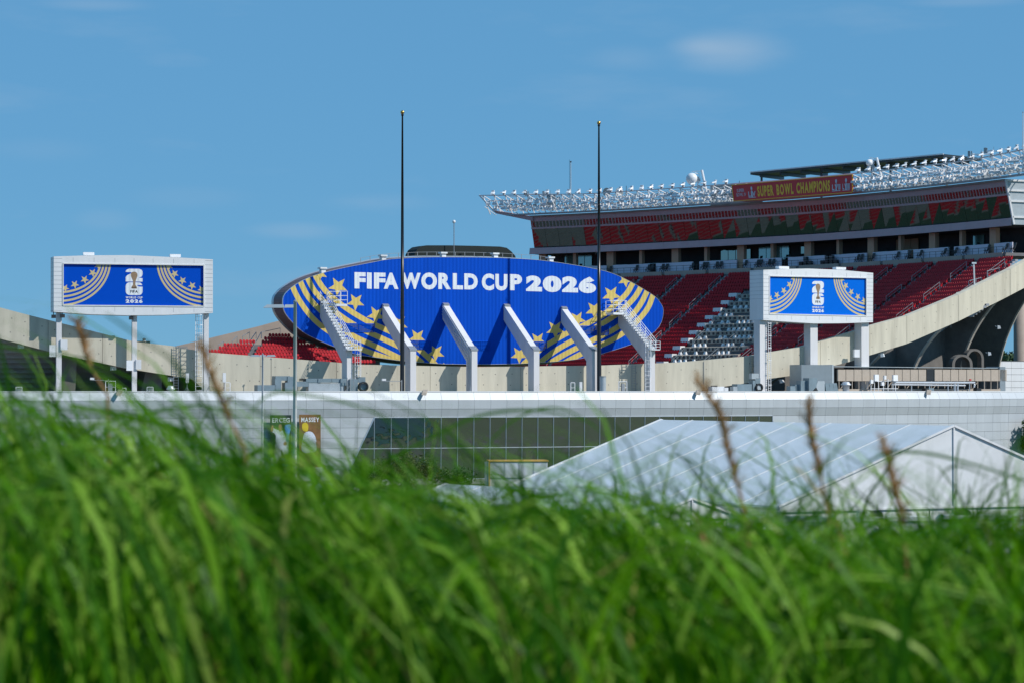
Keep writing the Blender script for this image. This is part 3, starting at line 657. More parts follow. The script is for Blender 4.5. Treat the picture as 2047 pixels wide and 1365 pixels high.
# ---------------- columns and raking arms carrying the board ----------------
def px_x(px, py, y): return BF.hit(px, py, y)
def prismx(mb, poly, x0, x1):
    n = len(poly); mb.add([(x0, p[0], p[1]) for p in poly] + [(x1, p[0], p[1]) for p in poly], [tuple(range(n)), tuple(range(2 * n - 1, n - 1, -1))] + [(i, i + n, (i + 1) % n + n, (i + 1) % n) for i in range(n)])
FR = [(772, 610, 818, 'white raking arm and column just right of the left flagpole'), (890, 608, 943, 'white raking arm and column second from left, carrying a bundle of conduits'), (1009, 610, 1070, 'white raking arm and column in the middle of the oval board'), (1124, 615, 1186, 'white raking arm and column just left of the right flagpole')]
YF = -10.6
def frame_thing(tpx, tpy, cpx, label, w_=1.0):
    x, zt = px_x(tpx + 6, tpy, -.2); 
    xb, zb = px_x(cpx, 701, YF)
    x = (x + xb) / 2 if abs(x - xb) < 3 else x
    t = thing('board_support', label, 'support', BF.mw @ Vector((x, YF + 1, DECK - BF.o.z)), BA, 'raking arms and columns under the oval board'); oz = BF.o.z - t.location.z
    def L_(poly): return [(y - (YF + 1), z + oz) for y, z in poly]
    zd = -oz
    mb = MB(); prismx(mb, L_([(-.2, zt), (-.2, zt - 2.4), (YF + 2.0, zb - 1.5), (YF, zb - .0), (YF, zb)]), -w_ / 2, w_ / 2); mb.build('raking_arm', 'strut', t)
    mb = MB(); prismx(mb, L_([(YF, zb - .02), (YF + 1.95, zb - 1.47), (YF + 1.95, zd), (YF, zd)]), -w_ / 2 + .02, w_ / 2 - .02); mb.build('column', 'strut', t)
    mb = MB(); prismx(mb, L_([(YF - .05, zb + .25), (YF + .9, zb + .75), (YF + .9, zb + .5), (YF - .05, zb)]), -w_ / 2 - .1, w_ / 2 + .1); mb.build('bracket_plate', 'grey', t); mb = MB(); prismx(mb, L_([(-.7, zt - .05), (-.7, zt - .2), (-.2, zt + .0), (-.2, zt + .18)]), -w_ / 2, w_ / 2); mb.build('bracket_plate', 'grey', t)
    return t, x, zt, zb, oz
frs = []
for tpx, tpy, cpx, lb in FR: frs.append(frame_thing(tpx, tpy, cpx, lb))
t, x, zt, zb, oz = frs[1]
for k in range(4):
    mb = MB(); xx = -.62 - k * .02; dz = -.35 - k * .42
    pts = [(xx, -.4 + 1 - YF - 1 - 0 + (-0) , 0)]
    A = Vector((xx, -.4 - (YF + 1), zt + dz + oz)); B = Vector((xx, YF + .2 + .3 * k - (YF + 1), zb + dz + oz + .2)); C_ = Vector((xx, YF + .2 + .3 * k - (YF + 1), .1))
    mb.tube([A, B, C_], .07, 6); mb.build('conduit', 'silver', t)
def rail(mb, pts, h=1.05, posts=True, r=.05, mids=(.5,)):
    pts = [Vector(p) for p in pts]
    for p, q in zip(pts[:-1], pts[1:]):
        for f in (1,) + tuple(mids): mb.bar(p + Vector((0, 0, h * f)), q + Vector((0, 0, h * f)), r * 1.3)
    if posts:
        for p in pts: mb.bar(p, p + Vector((0, 0, h)), r * 1.5)
def cage(mb, x, y, z0, z1, w_=.75, d=.9):
    for sx in (-w_ / 2, w_ / 2): mb.bar((x + sx, y, z0), (x + sx, y, z1 + 1.0), .08)
    z = z0 + .3
    while z < z1 + .8: mb.bar((x - w_ / 2, y, z), (x + w_ / 2, y, z), .05); z += .6
    z = z0 + 2.4
    for k in range(5): a = math.pi * k / 4; mb.bar((x + math.cos(a) * w_ / 2, y - math.sin(a) * d, z), (x + math.cos(a) * w_ / 2, y - math.sin(a) * d, z1 + 1), .05)
    while z < z1 + 1.1:
        for k in range(6): a, b = math.pi * k / 6, math.pi * (k + 1) / 6; mb.bar((x + math.cos(a) * w_ / 2, y - math.sin(a) * d, z), (x + math.cos(b) * w_ / 2, y - math.sin(b) * d, z), .07)
        z += 1.5
def stair_frame(tpx, tpy, cpx, label, side, platpx):
    t, x, zt, zb, oz = frame_thing(tpx, tpy, cpx, label, .9); yo = -(YF + 1)
    n = 9; L0 = Vector((0, -.6 + yo, zt + oz)); L1 = Vector((0, YF + yo, zb + oz + .1))
    for sx in (-.62, .62):
        mb = MB(); rail(mb, [L0.lerp(L1, k / 6) + Vector((sx, 0, .1)) for k in range(7)], 1.5, mids=(.35, .68)); mb.build('handrail', 'lamp', t)
    mb = MB()
    for k in range(16): p = L0.lerp(L1, (k + .5) / 16); mb.box(p.x - .6, p.x + .6, p.y - .2, p.y + .2, p.z + .02, p.z + .3)
    mb.build('stair_treads', 'lamp', t)
    # top platform and hoop rail
    px_ = side * 1.7; pz = zt + oz - .6 ; py_ = -.9 + yo - 1.2
    mb = MB(); mb.box(px_ - 1.2, px_ + 1.2, py_ - .9, py_ + 1.6, pz - .1, pz + .25); mb.build('platform', 'lamp', t)
    mb = MB(); c = [(px_ - 1.2, py_ - .9, pz + .2), (px_, py_ - .9, pz + .2), (px_ + 1.2, py_ - .9, pz + .2), (px_ + 1.2, py_ + 1.6, pz + .2), (px_ - 1.2, py_ + 1.6, pz + .2), (px_ - 1.2, py_ - .9, pz + .2)]; rail(mb, c, 2.0, mids=(.33, .66)); mb.build('platform_rail', 'lamp', t)
    # tower ladder beside the column
    lx = 1.25 if side > 0 else -.95
    mb = MB(); cage(mb, lx, YF + yo - .1, .1, zb + oz + .6, .8, .9); mb.build('cage_ladder', 'lamp', t)
    mb = MB(); mb.box(-.8, 1.6 if side > 0 else .8, YF + yo - 1, YF + yo + .6, zb + oz + .1, zb + oz + .25); mb.build('landing', 'lamp', t)
    mb = MB(); rail(mb, [(-.8, YF + yo - 1, zb + oz + .2), (.8, YF + yo - 1, zb + oz + .2), (1.5 if side > 0 else .8, YF + yo + .5, zb + oz + .2)], 1.3, mids=(.33, .66)); mb.build('landing_rail', 'lamp', t)
    return t
stair_frame(648, 604, 690, 'white column with stair, platform and caged ladder at the left end of the oval board', 1, 676)
stair_frame(1240, 622, 1299, 'white column with stair, platform and caged ladder at the right end of the oval board', -1, 1230)

# ---------------- flagpoles ----------------
def flagpole(px, topy, label, bits):
    x, z = BF.hit(px, 780, -11.4); base = BF.mw @ Vector((x, -11.4, 0)); base.z = DECK
    t = thing('flagpole', label, 'flagpole', base, 0, 'black flagpoles with gilt balls'); H = zat(topy, base.y) - DECK
    mb = MB(); mb.tube([(0, 0, 0), (0, 0, H * .3), (0, 0, H * .3), (0, 0, H * .6), (0, 0, H)], [.34, .31, .29, .22, .12], 12); mb.build('shaft', 'pole', t, smooth=True)
    mb = MB(); mb.ball((0, 0, H + .3), .3, 14, 9); mb.build('ball_finial', 'brass', t, smooth=True)
    mb = MB(); mb.lathe([(.12, H - .3), (.2, H - .2), (.2, H), (.1, H + .05)], n=10); mb.build('collar', 'pole', t)
    if bits:
        for k, dz in enumerate((.62, .64, .66, .57, .52)):
            mb = MB(); sx = 1 if k % 2 else -1; mb.bar((0, 0, H * dz), (sx * .5, -.2, H * dz + .1), .05); mb.bar((sx * .5, -.2, H * dz - .3), (sx * .5, -.2, H * dz + .5), .05); mb.build('aerial', 'steel', t)
flagpole(804, 229, 'black flagpole with gilt ball, the taller-looking one left of centre', False)
flagpole(1197.5, 250, 'black flagpole with gilt ball and small aerials, at right of the oval board', True)

# ---------------- side signs on posts ----------------
def led_sign(px0, topl, topr, off, az, screen, posts, label, blue, ladder, boxes, depth, edgepx, cxp):
    p, a = on_ring(px0, off, 0); a = R(az); zb = zat(625 if px0 < 800 else 640, p.y)
    t = thing('side_video_board', label, 'sign', (p.x, p.y, DECK), a, 'barrel-shaped video boards on three posts')
    F = Frame(t.location, a); H = lambda q: F.hit(q[0], q[1], 0)
    out = [H(q) for q in edgepx]; sc_ = [H(q) for q in screen]       # TL TR BR BL
    # casing: strips around the screen, then side wall, back
    top = out[:len(out) // 2]; botm = out[len(out) // 2:][::-1]
    def poly_out():
        return out
    n = len(out)
    ins = []
    for (x, z) in out:     # inner ring matching corner distribution
        ins.append((min(max(x, sc_[0][0] - .12), sc_[1][0] + .12), None))
    k = len(top)
    mb = MB(); inner = []
    for i, (x, z) in enumerate(out):
        tt = i / (k - 1) if i < k else (i - k) / (len(out) - k - 1)
        if i < k: inner.append((sc_[0][0] + (sc_[1][0] - sc_[0][0]) * tt, sc_[0][1] + (sc_[1][1] - sc_[0][1]) * tt))
        else: inner.append((sc_[2][0] + (sc_[3][0] - sc_[2][0]) * tt, sc_[2][1] + (sc_[3][1] - sc_[2][1]) * tt))
    fs = [(i, (i + 1) % n, (i + 1) % n + n, i + n) for i in range(n)]
    mb.add([(x, 0, z) for x, z in out] + [(x, 0, z) for x, z in inner] + [(x, .45, z) for x, z in inner], fs + [(i + n, (i + 1) % n + n, (i + 1) % n + 2 * n, i + 2 * n) for i in range(n)])
    mb.add([(x, 0, z) for x, z in out] + [(x, depth, z) for x, z in out], [(i, i + n, (i + 1) % n + n, (i + 1) % n) for i in range(n)] + [tuple(range(n, 2 * n))])
    mb.build('casing', 'cladding', t)
    # cladding joints
    mb = MB(); zlo, zhi = min(z for _, z in out), max(z for _, z in out); xl, xr = out[0][0], out[k - 1][0]
    nrow = 14
    for j in range(1, nrow):
        z = zlo + (zhi - zlo) * j / nrow
        mb.box(xl - .012, xl - .004, .05, depth - .05, z - .018, z + .018)
        for (xa, xb) in ((xl + .05, sc_[0][0] - .15), (sc_[1][0] + .15, xr - .05)): mb.box(xa, xb, -.012, -.004, z - .018, z + .018)
    for f in (.12, .25, .38, .5, .62, .75, .88):
        x = xl + (xr - xl) * f
        if sc_[0][0] < x < sc_[1][0]:
            mb.box(x - .015, x + .015, -.012, -.004, sc_[0][1] + .25, sc_[0][1] + .9); mb.box(x - .015, x + .015, -.012, -.004, sc_[2][1] - .9, sc_[2][1] - .25)
    mb.build('cladding_joints', 'grey', t)
    fr = MB(); a0, a1, a2, a3 = sc_; g = .14
    for (p0, p1) in ((a0, a1), (a1, a2), (a2, a3), (a3, a0)): fr.bar((p0[0], .0, p0[1]), (p1[0], .0, p1[1]), .16, .16, up=(0, 1, 0))
    fr.build('screen_frame', 'white', t)
    scr = MB(); scr.add([(x, .22, z) for x, z in (a3, a2, a1, a0)], [(0, 1, 2, 3)]); so_ = scr.build('screen', blue, t)
    # printed pattern on the screen in 0..1 coords of the screen
    def uv(p): # p in normalised pixel units of the left-hand sign's screen, origin TL
        u, v = p[0], p[1]; tx = (a0[0] + (a1[0] - a0[0]) * u, a0[1] + (a1[1] - a0[1]) * u); bx = (a3[0] + (a2[0] - a3[0]) * u, a3[1] + (a2[1] - a3[1]) * u); return (tx[0] + (bx[0] - tx[0]) * v, tx[1] + (bx[1] - tx[1]) * v)
    win = ccw([uv(q) for q in ((0, 0), (1, 0), (1, 1), (0, 1))]); WX, WY = 281.7, 83.0
    for mir in (0, 1):
        mp = (lambda q: uv((1 - q[0] / WX, q[1] / WY))) if mir else (lambda q: uv((q[0] / WX, q[1] / WY)))
        for kx in range(4):
            A_, B_ = 94.5 - 6.3 * kx + 7, 83 - 8.6 * kx + 6; arc = [(-8 + A_ * math.sin(R(th)), -6 + B_ * math.cos(R(th))) for th in range(-4, 97, 4)]
            mb = MB(); clipped(mb, strokequads(arc, 4.0), win, mp, .20); mb.build('stripe', 'ledgold', so_)
        for cx, cy, r in ((69.5, 3.5, 7.5), (59, 18, 9), (43, 31.5, 9), (23.5, 41.5, 9), (4.5, 49, 8.5)):
            st = star(cx, cy, r, R(8), .4); mb = MB(); clipped(mb, starpieces(st), win, mp, .196); mb.build('star', 'ledgold', so_)
    cx = cxp * WX
    q = lambda x, y: uv(((cx + x) / WX, y / WY))
    # emblem: a white 2 over a white 6, a bronze cup in front, FIFA, WORLD CUP, 2026
    def rr(x0, y0, x1, y1, r, skip=()):
        pts = []
        for (ax, ay, t0) in ((x1 - r, y0 + r, -90), (x1 - r, y1 - r, 0), (x0 + r, y1 - r, 90), (x0 + r, y0 + r, 180)):
            for k2 in range(5): th = R(t0 + 22.5 * k2); pts.append((ax + r * math.cos(th), ay + r * math.sin(th)))
        return pts
    def flat(mb, pts, y): p2 = [q(*p) for p in pts]; put(mb, p2, [tuple(range(len(p2)))], y)
    mb = MB()
    flat(mb, [(-17, 15.5)] + [(-17, 14), (-15, 11), (-10, 9), (10, 9), (15, 11), (17, 14), (17, 20), (15, 24.5), (9, 26.5), (17, 27.5), (17, 34.5), (-17, 34.5), (-17, 26), (-14, 22), (-8, 19), (-3, 17), (-8, 15.7)], .198)
    flat(mb, rr(-17, 36, 17, 61.5, 8), .198)
    mb.build('emblem_numerals', 'letter', so_)
    mb = MB(); flat(mb, [(5, 41.5), (17.5, 41.5), (17.5, 44.5), (10, 44.5)], .194); flat(mb, [(-17.2, 16.2), (-9, 15.9), (-9, 18.8), (-17.2, 22.5)], .194); mb.build('emblem_cutouts', blue, so_)
    mb = MB(); pr = [(-5.5, 48.5), (5.5, 48.5), (4.8, 44), (2.4, 41), (2.8, 34), (4.6, 29), (6.6, 24), (6.6, 19), (4, 15.5), (0, 14.6), (-4, 15.5), (-6.6, 19), (-6.2, 24), (-4, 29), (-2, 34), (-2.2, 41), (-4.8, 44)]
    flat(mb, pr, .188); mb.build('cup_print', 'trophy', so_)
    mb = MB(); flat(mb, [(-5.2, 45.3), (5.2, 45.3), (5.4, 46.8), (-5.4, 46.8)], .184); mb.build('cup_band', 'black', so_); mb = MB(); word(mb, 'FIFA', -7.4, 7.4, -56.8, -51.6, .18, .02, .16, mp=lambda p: q(p[0], -p[1])); mb.build('dark_print', 'black', so_)
    mb = MB(); word(mb, 'WORLD CUP', -17, 17, -68.3, -64.2, .19, .045, .1, mp=lambda p: q(p[0], -p[1])); word(mb, '2026', -17, 17, -77, -70.2, .19, .06, .1, mp=lambda p: q(p[0], -p[1])); mb.build('lettering', 'letter', so_)
    for (pa, pb) in posts:
        x0, zt = F.hit(pa, 640, .7); x1, _ = F.hit(pb, 640, .7); mb = MB(); mb.box(x0, x1, .7, .7 + (x1 - x0), .0, lerp((x0 + x1) / 2, sorted([(x, z) for x, z in botm])) + .1); mb.box(x0 - .15, x1 + .15, .55, .9 + (x1 - x0), 0, .25); mb.build('post', 'strut', t)
    if ladder:
        x, _ = F.hit(ladder[0], 700, .4); mb = MB(); zt = lerp(x, sorted([(x, z) for x, z in botm]))
        if ladder[1]: cage(mb, x, .9, .1, zt - 1, 1.0, .9)
        else:
            for sx in (-.28, .28): mb.bar((x + sx, .3, .1), (x + sx, .3, zt), .07)
            z = .4
            while z < zt: mb.bar((x - .28, .3, z), (x + .28, .3, z), .05); z += .35
            z = 1.2
            while z < zt: mb.box(x - .36, x + .36, .2, .34, z, z + .12); z += 2
        mb.build('ladder', 'lamp', t)
    for bx, w_ in boxes:
        x, z = F.hit(bx, lerp(bx, [(q_[0], q_[1]) for q_ in edgepx[:k]]), .8); mb = MB(); mb.box(x - w_ / 2, x + w_ / 2, .5, 1.4, z + .05, z + .45); mb.box(x - w_ / 2 + .2, x + w_ / 2 - .2, .6, 1.2, z - .2, z + .05); mb.build('roof_hatch', 'lamp', t)
    return t, F, botm
T1, F1, _b = led_sign(266, 513, 519, 8.6, 17.5, [(126, 527), (407.7, 530.5), (407.7, 613), (126, 610.8)], [(113, 123.5), (264.5, 274), (408, 417.5)],
    'white framed blue video board on three posts at left with a caged ladder', 'ledblue', (399, True), [(177, 1.6), (350, 1.6)], 3.4,
    [(107.5, 513.2), (179.5, 511), (256, 510.6), (333, 514), (425.6, 519), (425.6, 626), (333, 630), (256, 630.8), (179.5, 628.7), (107.5, 623.6)], .502)
T2, F2, _b = led_sign(1635, 540, 546, 8.8, 35.5, [(1538, 552), (1732, 556), (1732, 632), (1538, 628)], [(1519, 1533), (1620, 1634.5), (1722, 1737)],
    'white framed blue video board on three posts at right, turned to show its side', 'ledblue2', (1537.5, False), [(1565, 2.2), (1679, 2.2)], 3.4,
    [(1526, 540), (1570, 538.2), (1616, 537.4), (1680, 540), (1745.5, 546), (1745, 644.4), (1690, 646.4), (1627, 646.8), (1575, 643.5), (1526, 640)], .502)
# small boxes on the posts
for T_, F_, lst in ((T1, F1, [(105, 701, .9, 1.7), (128, 689, 1.0, 1.5), (259, 730, .9, 1.5), (277, 728, .8, 1.4)]), (T2, F2, [(1713, 706, 1.2, 1.3)])):
    for px, py, w_, h_ in lst:
        x, z = F_.hit(px, py, .5); mb = MB(); mb.box(x - w_ / 2, x + w_ / 2, .45, .85, z - h_ / 2, z + h_ / 2); mb.build('junction_box', 'lamp', T_)
for px, py in ((107, 633), (125, 632), (262, 636)):
    x, z = F1.hit(px, py, .5); mb = MB(); mb.box(x - .3, x + .3, .2, .7, z - .25, z + .25); mb.bar((x, .5, z), (x, .5, z + .8), .1); mb.build('camera_box', 'steel', T1)
# ---------------- right-hand upper stand with suites ----------------
SP = catmull([(-22, 611), (-8, 603.5), (5, 595), (19.1, 585), (32.7, 573), (49, 557), (65, 539.7), (81.6, 515), (95, 490), (103, 470)], 30)
SL = [0]
for a_, b_ in zip(SP[:-1], SP[1:]): SL.append(SL[-1] + math.hypot(b_[0] - a_[0], b_[1] - a_[1]))
def G(s, off, dz):             # off towards the pitch
    i = 0; lo, hi = 0, len(SL) - 1
    while hi - lo > 1:
        m_ = (lo + hi) // 2
        if SL[m_] <= s: lo = m_
        else: hi = m_
    f = (s - SL[lo]) / (SL[hi] - SL[lo]); x = SP[lo][0] + (SP[hi][0] - SP[lo][0]) * f; y = SP[lo][1] + (SP[hi][1] - SP[lo][1]) * f
    j0, j1 = max(lo - 8, 0), min(hi + 8, len(SP) - 1); tx, ty = SP[j1][0] - SP[j0][0], SP[j1][1] - SP[j0][1]; l = math.hypot(tx, ty); tx /= l; ty /= l
    return Vector((x + ty * off, y - tx * off, CZ + dz))
def Gaz(s):
    p, q = G(s - 1, 0, 0), G(s + 1, 0, 0); return math.atan2(q.y - p.y, q.x - p.x)
def S_px(px, off=0, dz=30):
    lo, hi = 0, SL[-1]
    for _ in range(30):
        m_ = (lo + hi) / 2
        if proj(G(m_, off, dz))[0] < px: lo = m_
        else: hi = m_
    return lo
sA, sE = S_px(1068, 0, 32.5), S_px(2026, 0, 35)
bl = thing('suite_building', 'long glazed press and suite building with mauve fascias above the shaded red seats', 'building', G((sA + sE) / 2, 0, 20) * 1.0)
BO = bl.location.copy()
def lean(dz): return 1.8 * (dz - 32.5) / 6.9
def strip(name, m, s0, s1, lo, hi, step, gap=.03, parent=bl, th=.25, org=BO, stuff=False, join=False):
    """lo / hi = (off, dz); makes one piece per step"""
    n = max(1, round((s1 - s0) / step)); st = (s1 - s0) / n; J = MB()
    for k in range(n):
        a, b = s0 + k * st + gap / 2, s0 + (k + 1) * st - gap / 2
        mb = J if join else MB()
        mb.hexa([G(a, lo[0], lo[1]) - org, G(b, lo[0], lo[1]) - org, G(b, lo[0] - th, lo[1]) - org, G(a, lo[0] - th, lo[1]) - org], [G(a, hi[0], hi[1]) - org, G(b, hi[0], hi[1]) - org, G(b, hi[0] - th, hi[1]) - org, G(a, hi[0] - th, hi[1]) - org])
        if not join: mb.build(name, m, parent)
    if join: J.build(name, m, parent, stuff=stuff)
strip('upper_fascia_panel', 'fascia', sA, sE, (lean(38.4), 38.4), (lean(39.4), 39.4), 3.4)
strip('sill_band', 'fascia', sA, sE, (lean(36.7) + .1, 36.7), (lean(37.1) + .1, 37.1), 4, 0, join=True)
strip('lower_fascia_panel', 'fascia', sA - .8, sE + .3, (.9, 31.0), (.7, 32.45), 3.4)
strip('clerestory_pane', 'suiteglass', sA, sE, (lean(37.1), 37.1), (lean(38.4), 38.4), .92, .06, join=True, th=.1)
strip('clerestory_mullions', 'fascia', sA, sE, (lean(37.1) + .06, 37.1), (lean(38.4) + .06, 38.4), .92, .76, join=True, th=.12)
gr = random.Random(4)
n = round((sE - sA) / 3.6); st = (sE - sA) / n
for k in range(n):
    a, b = sA + k * st + .03, sA + (k + 1) * st - .03; j1, j2 = gr.uniform(-.035, .035), gr.uniform(-.035, .035); mb = MB()
    mb.hexa([G(a, .05 + j1, 32.5) - BO, G(b, .05 + j2, 32.5) - BO, G(b, -.05, 32.5) - BO, G(a, -.05, 32.5) - BO], [G(a, lean(36.7) + j2, 36.7) - BO, G(b, lean(36.7) + j1, 36.7) - BO, G(b, lean(36.7) - .1, 36.7) - BO, G(a, lean(36.7) - .1, 36.7) - BO])
    mb.build('glass_pane', 'suiteglass', bl)
strip('main_roof', 'conc', sA, sE, (lean(39.4) + .3, 39.4), (lean(39.4) + .5, 39.75), 4, 0, th=14, join=True)
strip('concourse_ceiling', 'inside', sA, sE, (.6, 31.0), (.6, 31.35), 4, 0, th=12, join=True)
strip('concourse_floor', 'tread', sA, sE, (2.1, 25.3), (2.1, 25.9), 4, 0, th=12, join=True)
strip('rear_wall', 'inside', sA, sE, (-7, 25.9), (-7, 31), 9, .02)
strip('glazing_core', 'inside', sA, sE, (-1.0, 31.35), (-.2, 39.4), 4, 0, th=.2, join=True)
strip('walkway_front_wall', 'cream2', sA, sE, (2.3, 24.6), (2.3, 25.95), 12.4, .9)
# end wall catching the sun at the right-hand end
mb = MB(); pe = [G(sE, o_, z_) - BO for o_, z_ in ((.2, 31.2), (2.0, 39.6), (-14, 39.6), (-14, 31.2))]; dv = (G(sE + .4, 0, 0) - G(sE, 0, 0)); mb.hexa(pe, [p + dv for p in pe]); mb.build('end_wall', 'ductlight', bl)
mb = MB()
for a, b in (((.3, 31.2), (2.1, 39.6)), ((.6, 32.6), (-14, 32.6)), ((1.2, 35.6), (-14, 35.6)), ((1.6, 37.6), (-14, 37.6)), ((2, 39.5), (-14, 39.5))):
    mb.bar(G(sE + .5, a[0], a[1]) - BO, G(sE + .5, b[0], b[1]) - BO, .35, .35)
mb.build('end_wall_frame', 'white', bl)
# recessed walkway: columns, lilac half walls, rails, windows
k = 0; s = sA + 1.0
while s < sE - 2:
    mb = MB(); w_ = 1.9 if k % 2 == 0 else .8
    mb.hexa([G(s, -.4, 25.9) - BO, G(s + w_, -.4, 25.9) - BO, G(s + w_, -1.4, 25.9) - BO, G(s, -1.4, 25.9) - BO], [G(s, -.4, 31) - BO, G(s + w_, -.4, 31) - BO, G(s + w_, -1.4, 31) - BO, G(s, -1.4, 31) - BO]); mb.build('column', 'warm', bl)
    s += 9.3; k += 1
s = sA + 9.5
while s < sE - 3:
    w_ = min(10.6, sE - s); mb = MB(); mb.hexa([G(s + w_ * q, .3, 25.9) - BO for q in (0, 1)] + [G(s + w_ * q, .1, 25.9) - BO for q in (1, 0)], [G(s + w_ * q, .3, 27.9) - BO for q in (0, 1)] + [G(s + w_ * q, .1, 27.9) - BO for q in (1, 0)]); mb.build('half_wall', 'parapet', bl); s += 12.4
for a, b, z0, z1, m_ in ((1128, 1150, 27.5, 30.9, 'skyglass'), (1153, 1183, 27.5, 30.9, 'skyglass'), (1516, 1577, 27.9, 30.9, 'skyglass'), (1944, 1966, 27.5, 30.4, 'skyglass'), (1990, 1998, 28.5, 30.4, 'skyglass'), (1440, 1500, 28.4, 30.6, 'glass'), (1600, 1625, 29, 30.6, 'glass'), (1790, 1835, 27, 30.7, 'warm')):
    s0, s1 = S_px(a, -6.5), S_px(b, -6.5); n_ = max(1, round((s1 - s0) / 2.2)); stp = (s1 - s0) / n_
    for i in range(n_):
        mb = MB(); mb.hexa([G(s0 + stp * i + .08, -6.6, z0) - BO, G(s0 + stp * (i + 1) - .08, -6.6, z0) - BO, G(s0 + stp * (i + 1) - .08, -6.8, z0) - BO, G(s0 + stp * i + .08, -6.8, z0) - BO], [G(s0 + stp * i + .08, -6.6, z1) - BO, G(s0 + stp * (i + 1) - .08, -6.6, z1) - BO, G(s0 + stp * (i + 1) - .08, -6.8, z1) - BO, G(s0 + stp * i + .08, -6.8, z1) - BO]); mb.build('rear_window', m_, bl)
mb = MB(); s = sA; prev = None; i = 0
while s < sE:
    q = G(s, 2.15, 25.9) - BO; t_ = q + Vector((0, 0, 1.15)); mb.bar(q, t_, .07)
    if prev: mb.bar(prev, t_, .08); mb.bar(prev - Vector((0, 0, .55)), t_ - Vector((0, 0, .55)), .04)
    prev = t_; s += 1.9
mb.build('walkway_rail', 'steel', bl)
mb = MB(); s = sA + 10
while s < sE - 4:
    a, b = G(s, -1.2, 28.0) - BO, G(s + 5.5, -1.2, 28.0) - BO; mb.bar(a, b, .5, .09); 
    for f in (0, .5, 1): q = a.lerp(b, f); mb.bar(q, q - Vector((0, 0, 2.1)), .08)
    s += 9.3
mb.build('drink_rail', 'ductlight', bl)
# black chairs on the walkway
def chair_mesh():
    out = []
    mb = MB(); mb.box(-.27, .27, -.3, .25, .48, .56); out.append(('seat', mb))
    mb = MB(); mb.hexa([(-.27, .2, .52), (.27, .2, .52), (.27, .28, .52), (-.27, .28, .52)], [(-.25, .52, 1.35), (.25, .52, 1.35), (.25, .6, 1.33), (-.25, .6, 1.33)]); out.append(('backrest', mb))
    for sx in (-.24, .24):
        mb = MB(); mb.bar((sx, -.28, 0), (sx, .15, .95), .06); mb.bar((sx, .3, 0), (sx, -.05, .6), .06); out.append(('leg', mb))
    return [(nm, m_.mesh(nm, 'chair')) for nm, m_ in out]
CM = chair_mesh()
cl = [1218, 1270, 1294, 1301, 1322, 1330, 1382, 1404, 1410, 1430, 1438, 1488, 1512, 1518, 1535, 1543, 1712, 1719, 1742, 1791, 1814, 1837, 1885, 1907, 1927, 1972, 2008, 2024]
first = None; ck = None
def chair(px, off, dz, label, sc_=1.35):
    global first, ck
    s = S_px(px, off, dz); p = G(s, off, dz); az = Gaz(s)
    if first is None:
        first = thing('walkway_chair', label, 'chair', p, az, 'black chairs along the suite walkway')
        for nm, me in CM: link(nm, me, first)
        ck = kids(first); first.scale = (sc_,) * 3
    else: copy_thing(first, p, az, label, ck)
ORD = ['first', 'second', 'third', 'fourth', 'fifth', 'sixth', 'seventh', 'eighth', 'ninth', 'tenth', 'eleventh', 'twelfth', 'thirteenth', 'fourteenth', 'fifteenth', 'sixteenth', 'seventeenth', 'eighteenth', 'nineteenth', 'twentieth', 'twenty-first', 'twenty-second', 'twenty-third', 'twenty-fourth', 'twenty-fifth', 'twenty-sixth', 'twenty-seventh', 'twenty-eighth']
for i_, px in enumerate(cl): chair(px, 1.3, 25.9, ORD[i_] + ' black chair from the left before the lilac half walls of the suites')
for i_, px in enumerate((1150, 1158, 1240, 1320, 1345, 1430, 1518, 1541, 1570, 1576, 1745, 1770, 1850, 1865, 1880, 1950)): chair(px, -2.6, 26.9, ORD[i_] + ' black bar chair from the left in the dark recess behind the half walls')
# stacked black crates beside the right-hand sign
xr = 0
for i, (px, zz) in enumerate(((1602, 0), (1611, 0), (1620, 0), (1645, 0), (1654, 0), (1663, 0), (1672, 0), (1611, 1), (1654, 1), (1663, 1))):
    s = S_px(px, 1.3, 26); p = G(s, 1.3, 25.9 + zz * .95); o = thing('equipment_crate', ('lower ' if zz == 0 else 'upper ') + 'black crate, ' + ORD[[1602, 1611, 1620, 1645, 1654, 1663, 1672].index(px)] + ' column from the left above the right-hand sign', 'crate', p, Gaz(s), 'black crates on the walkway')
    mb = MB(); mb.box(-.42, .42, -.35, .35, 0, .9); mb.build('case', 'chair', o); mb = MB(); mb.box(-.44, .44, -.37, .37, .6, .66); mb.box(-.44, .44, -.37, .37, .06, .12); mb.build('band', 'grey', o)

# ---------------- floodlight racks above the suites ----------------
rk = thing('floodlight_rack', 'long white roof-edge rack crowded with rows of floodlights above the suite building', 'lighting rack', G((sA + sE) / 2, 1, 39.8)); KO = rk.location.copy()
sL, sR = S_px(961, 3, 44), SL[-1] - 2
sBan0, sBan1 = S_px(1466, 3, 42), S_px(1704, 3, 42)
def path_bar(mb, off, dz, s0, s1, w_, h_=None, step=4, f=None):
    s = s0
    while s < s1 - .1:
        e = min(s + step, s1); d0 = f(s) if f else 0; d1 = f(e) if f else 0
        mb.bar(G(s, off, dz + d0) - KO, G(e, off, dz + d1) - KO, w_, h_); s = e
rise = lambda s: max(0, (sL + 30 - s)) * .030 + max(0, s - sE + 10) * .035
for nm, off, dz, w_ in (('top_rail', 3.6, 43.9, .3), ('middle_rail', 3.2, 42.7, .22), ('lower_rail', 2.8, 41.4, .22)):
    mb = MB(); path_bar(mb, off, dz, sL + (0 if nm == 'top_rail' else 2.5 if nm[0] == 'm' else 4), sR, w_, .22, f=rise); mb.build(nm, 'white', rk)
mb = MB(); path_bar(mb, 2.3, 40.1, sA - 6, sR, .8, .35); mb.build('gutter', 'grey', rk)
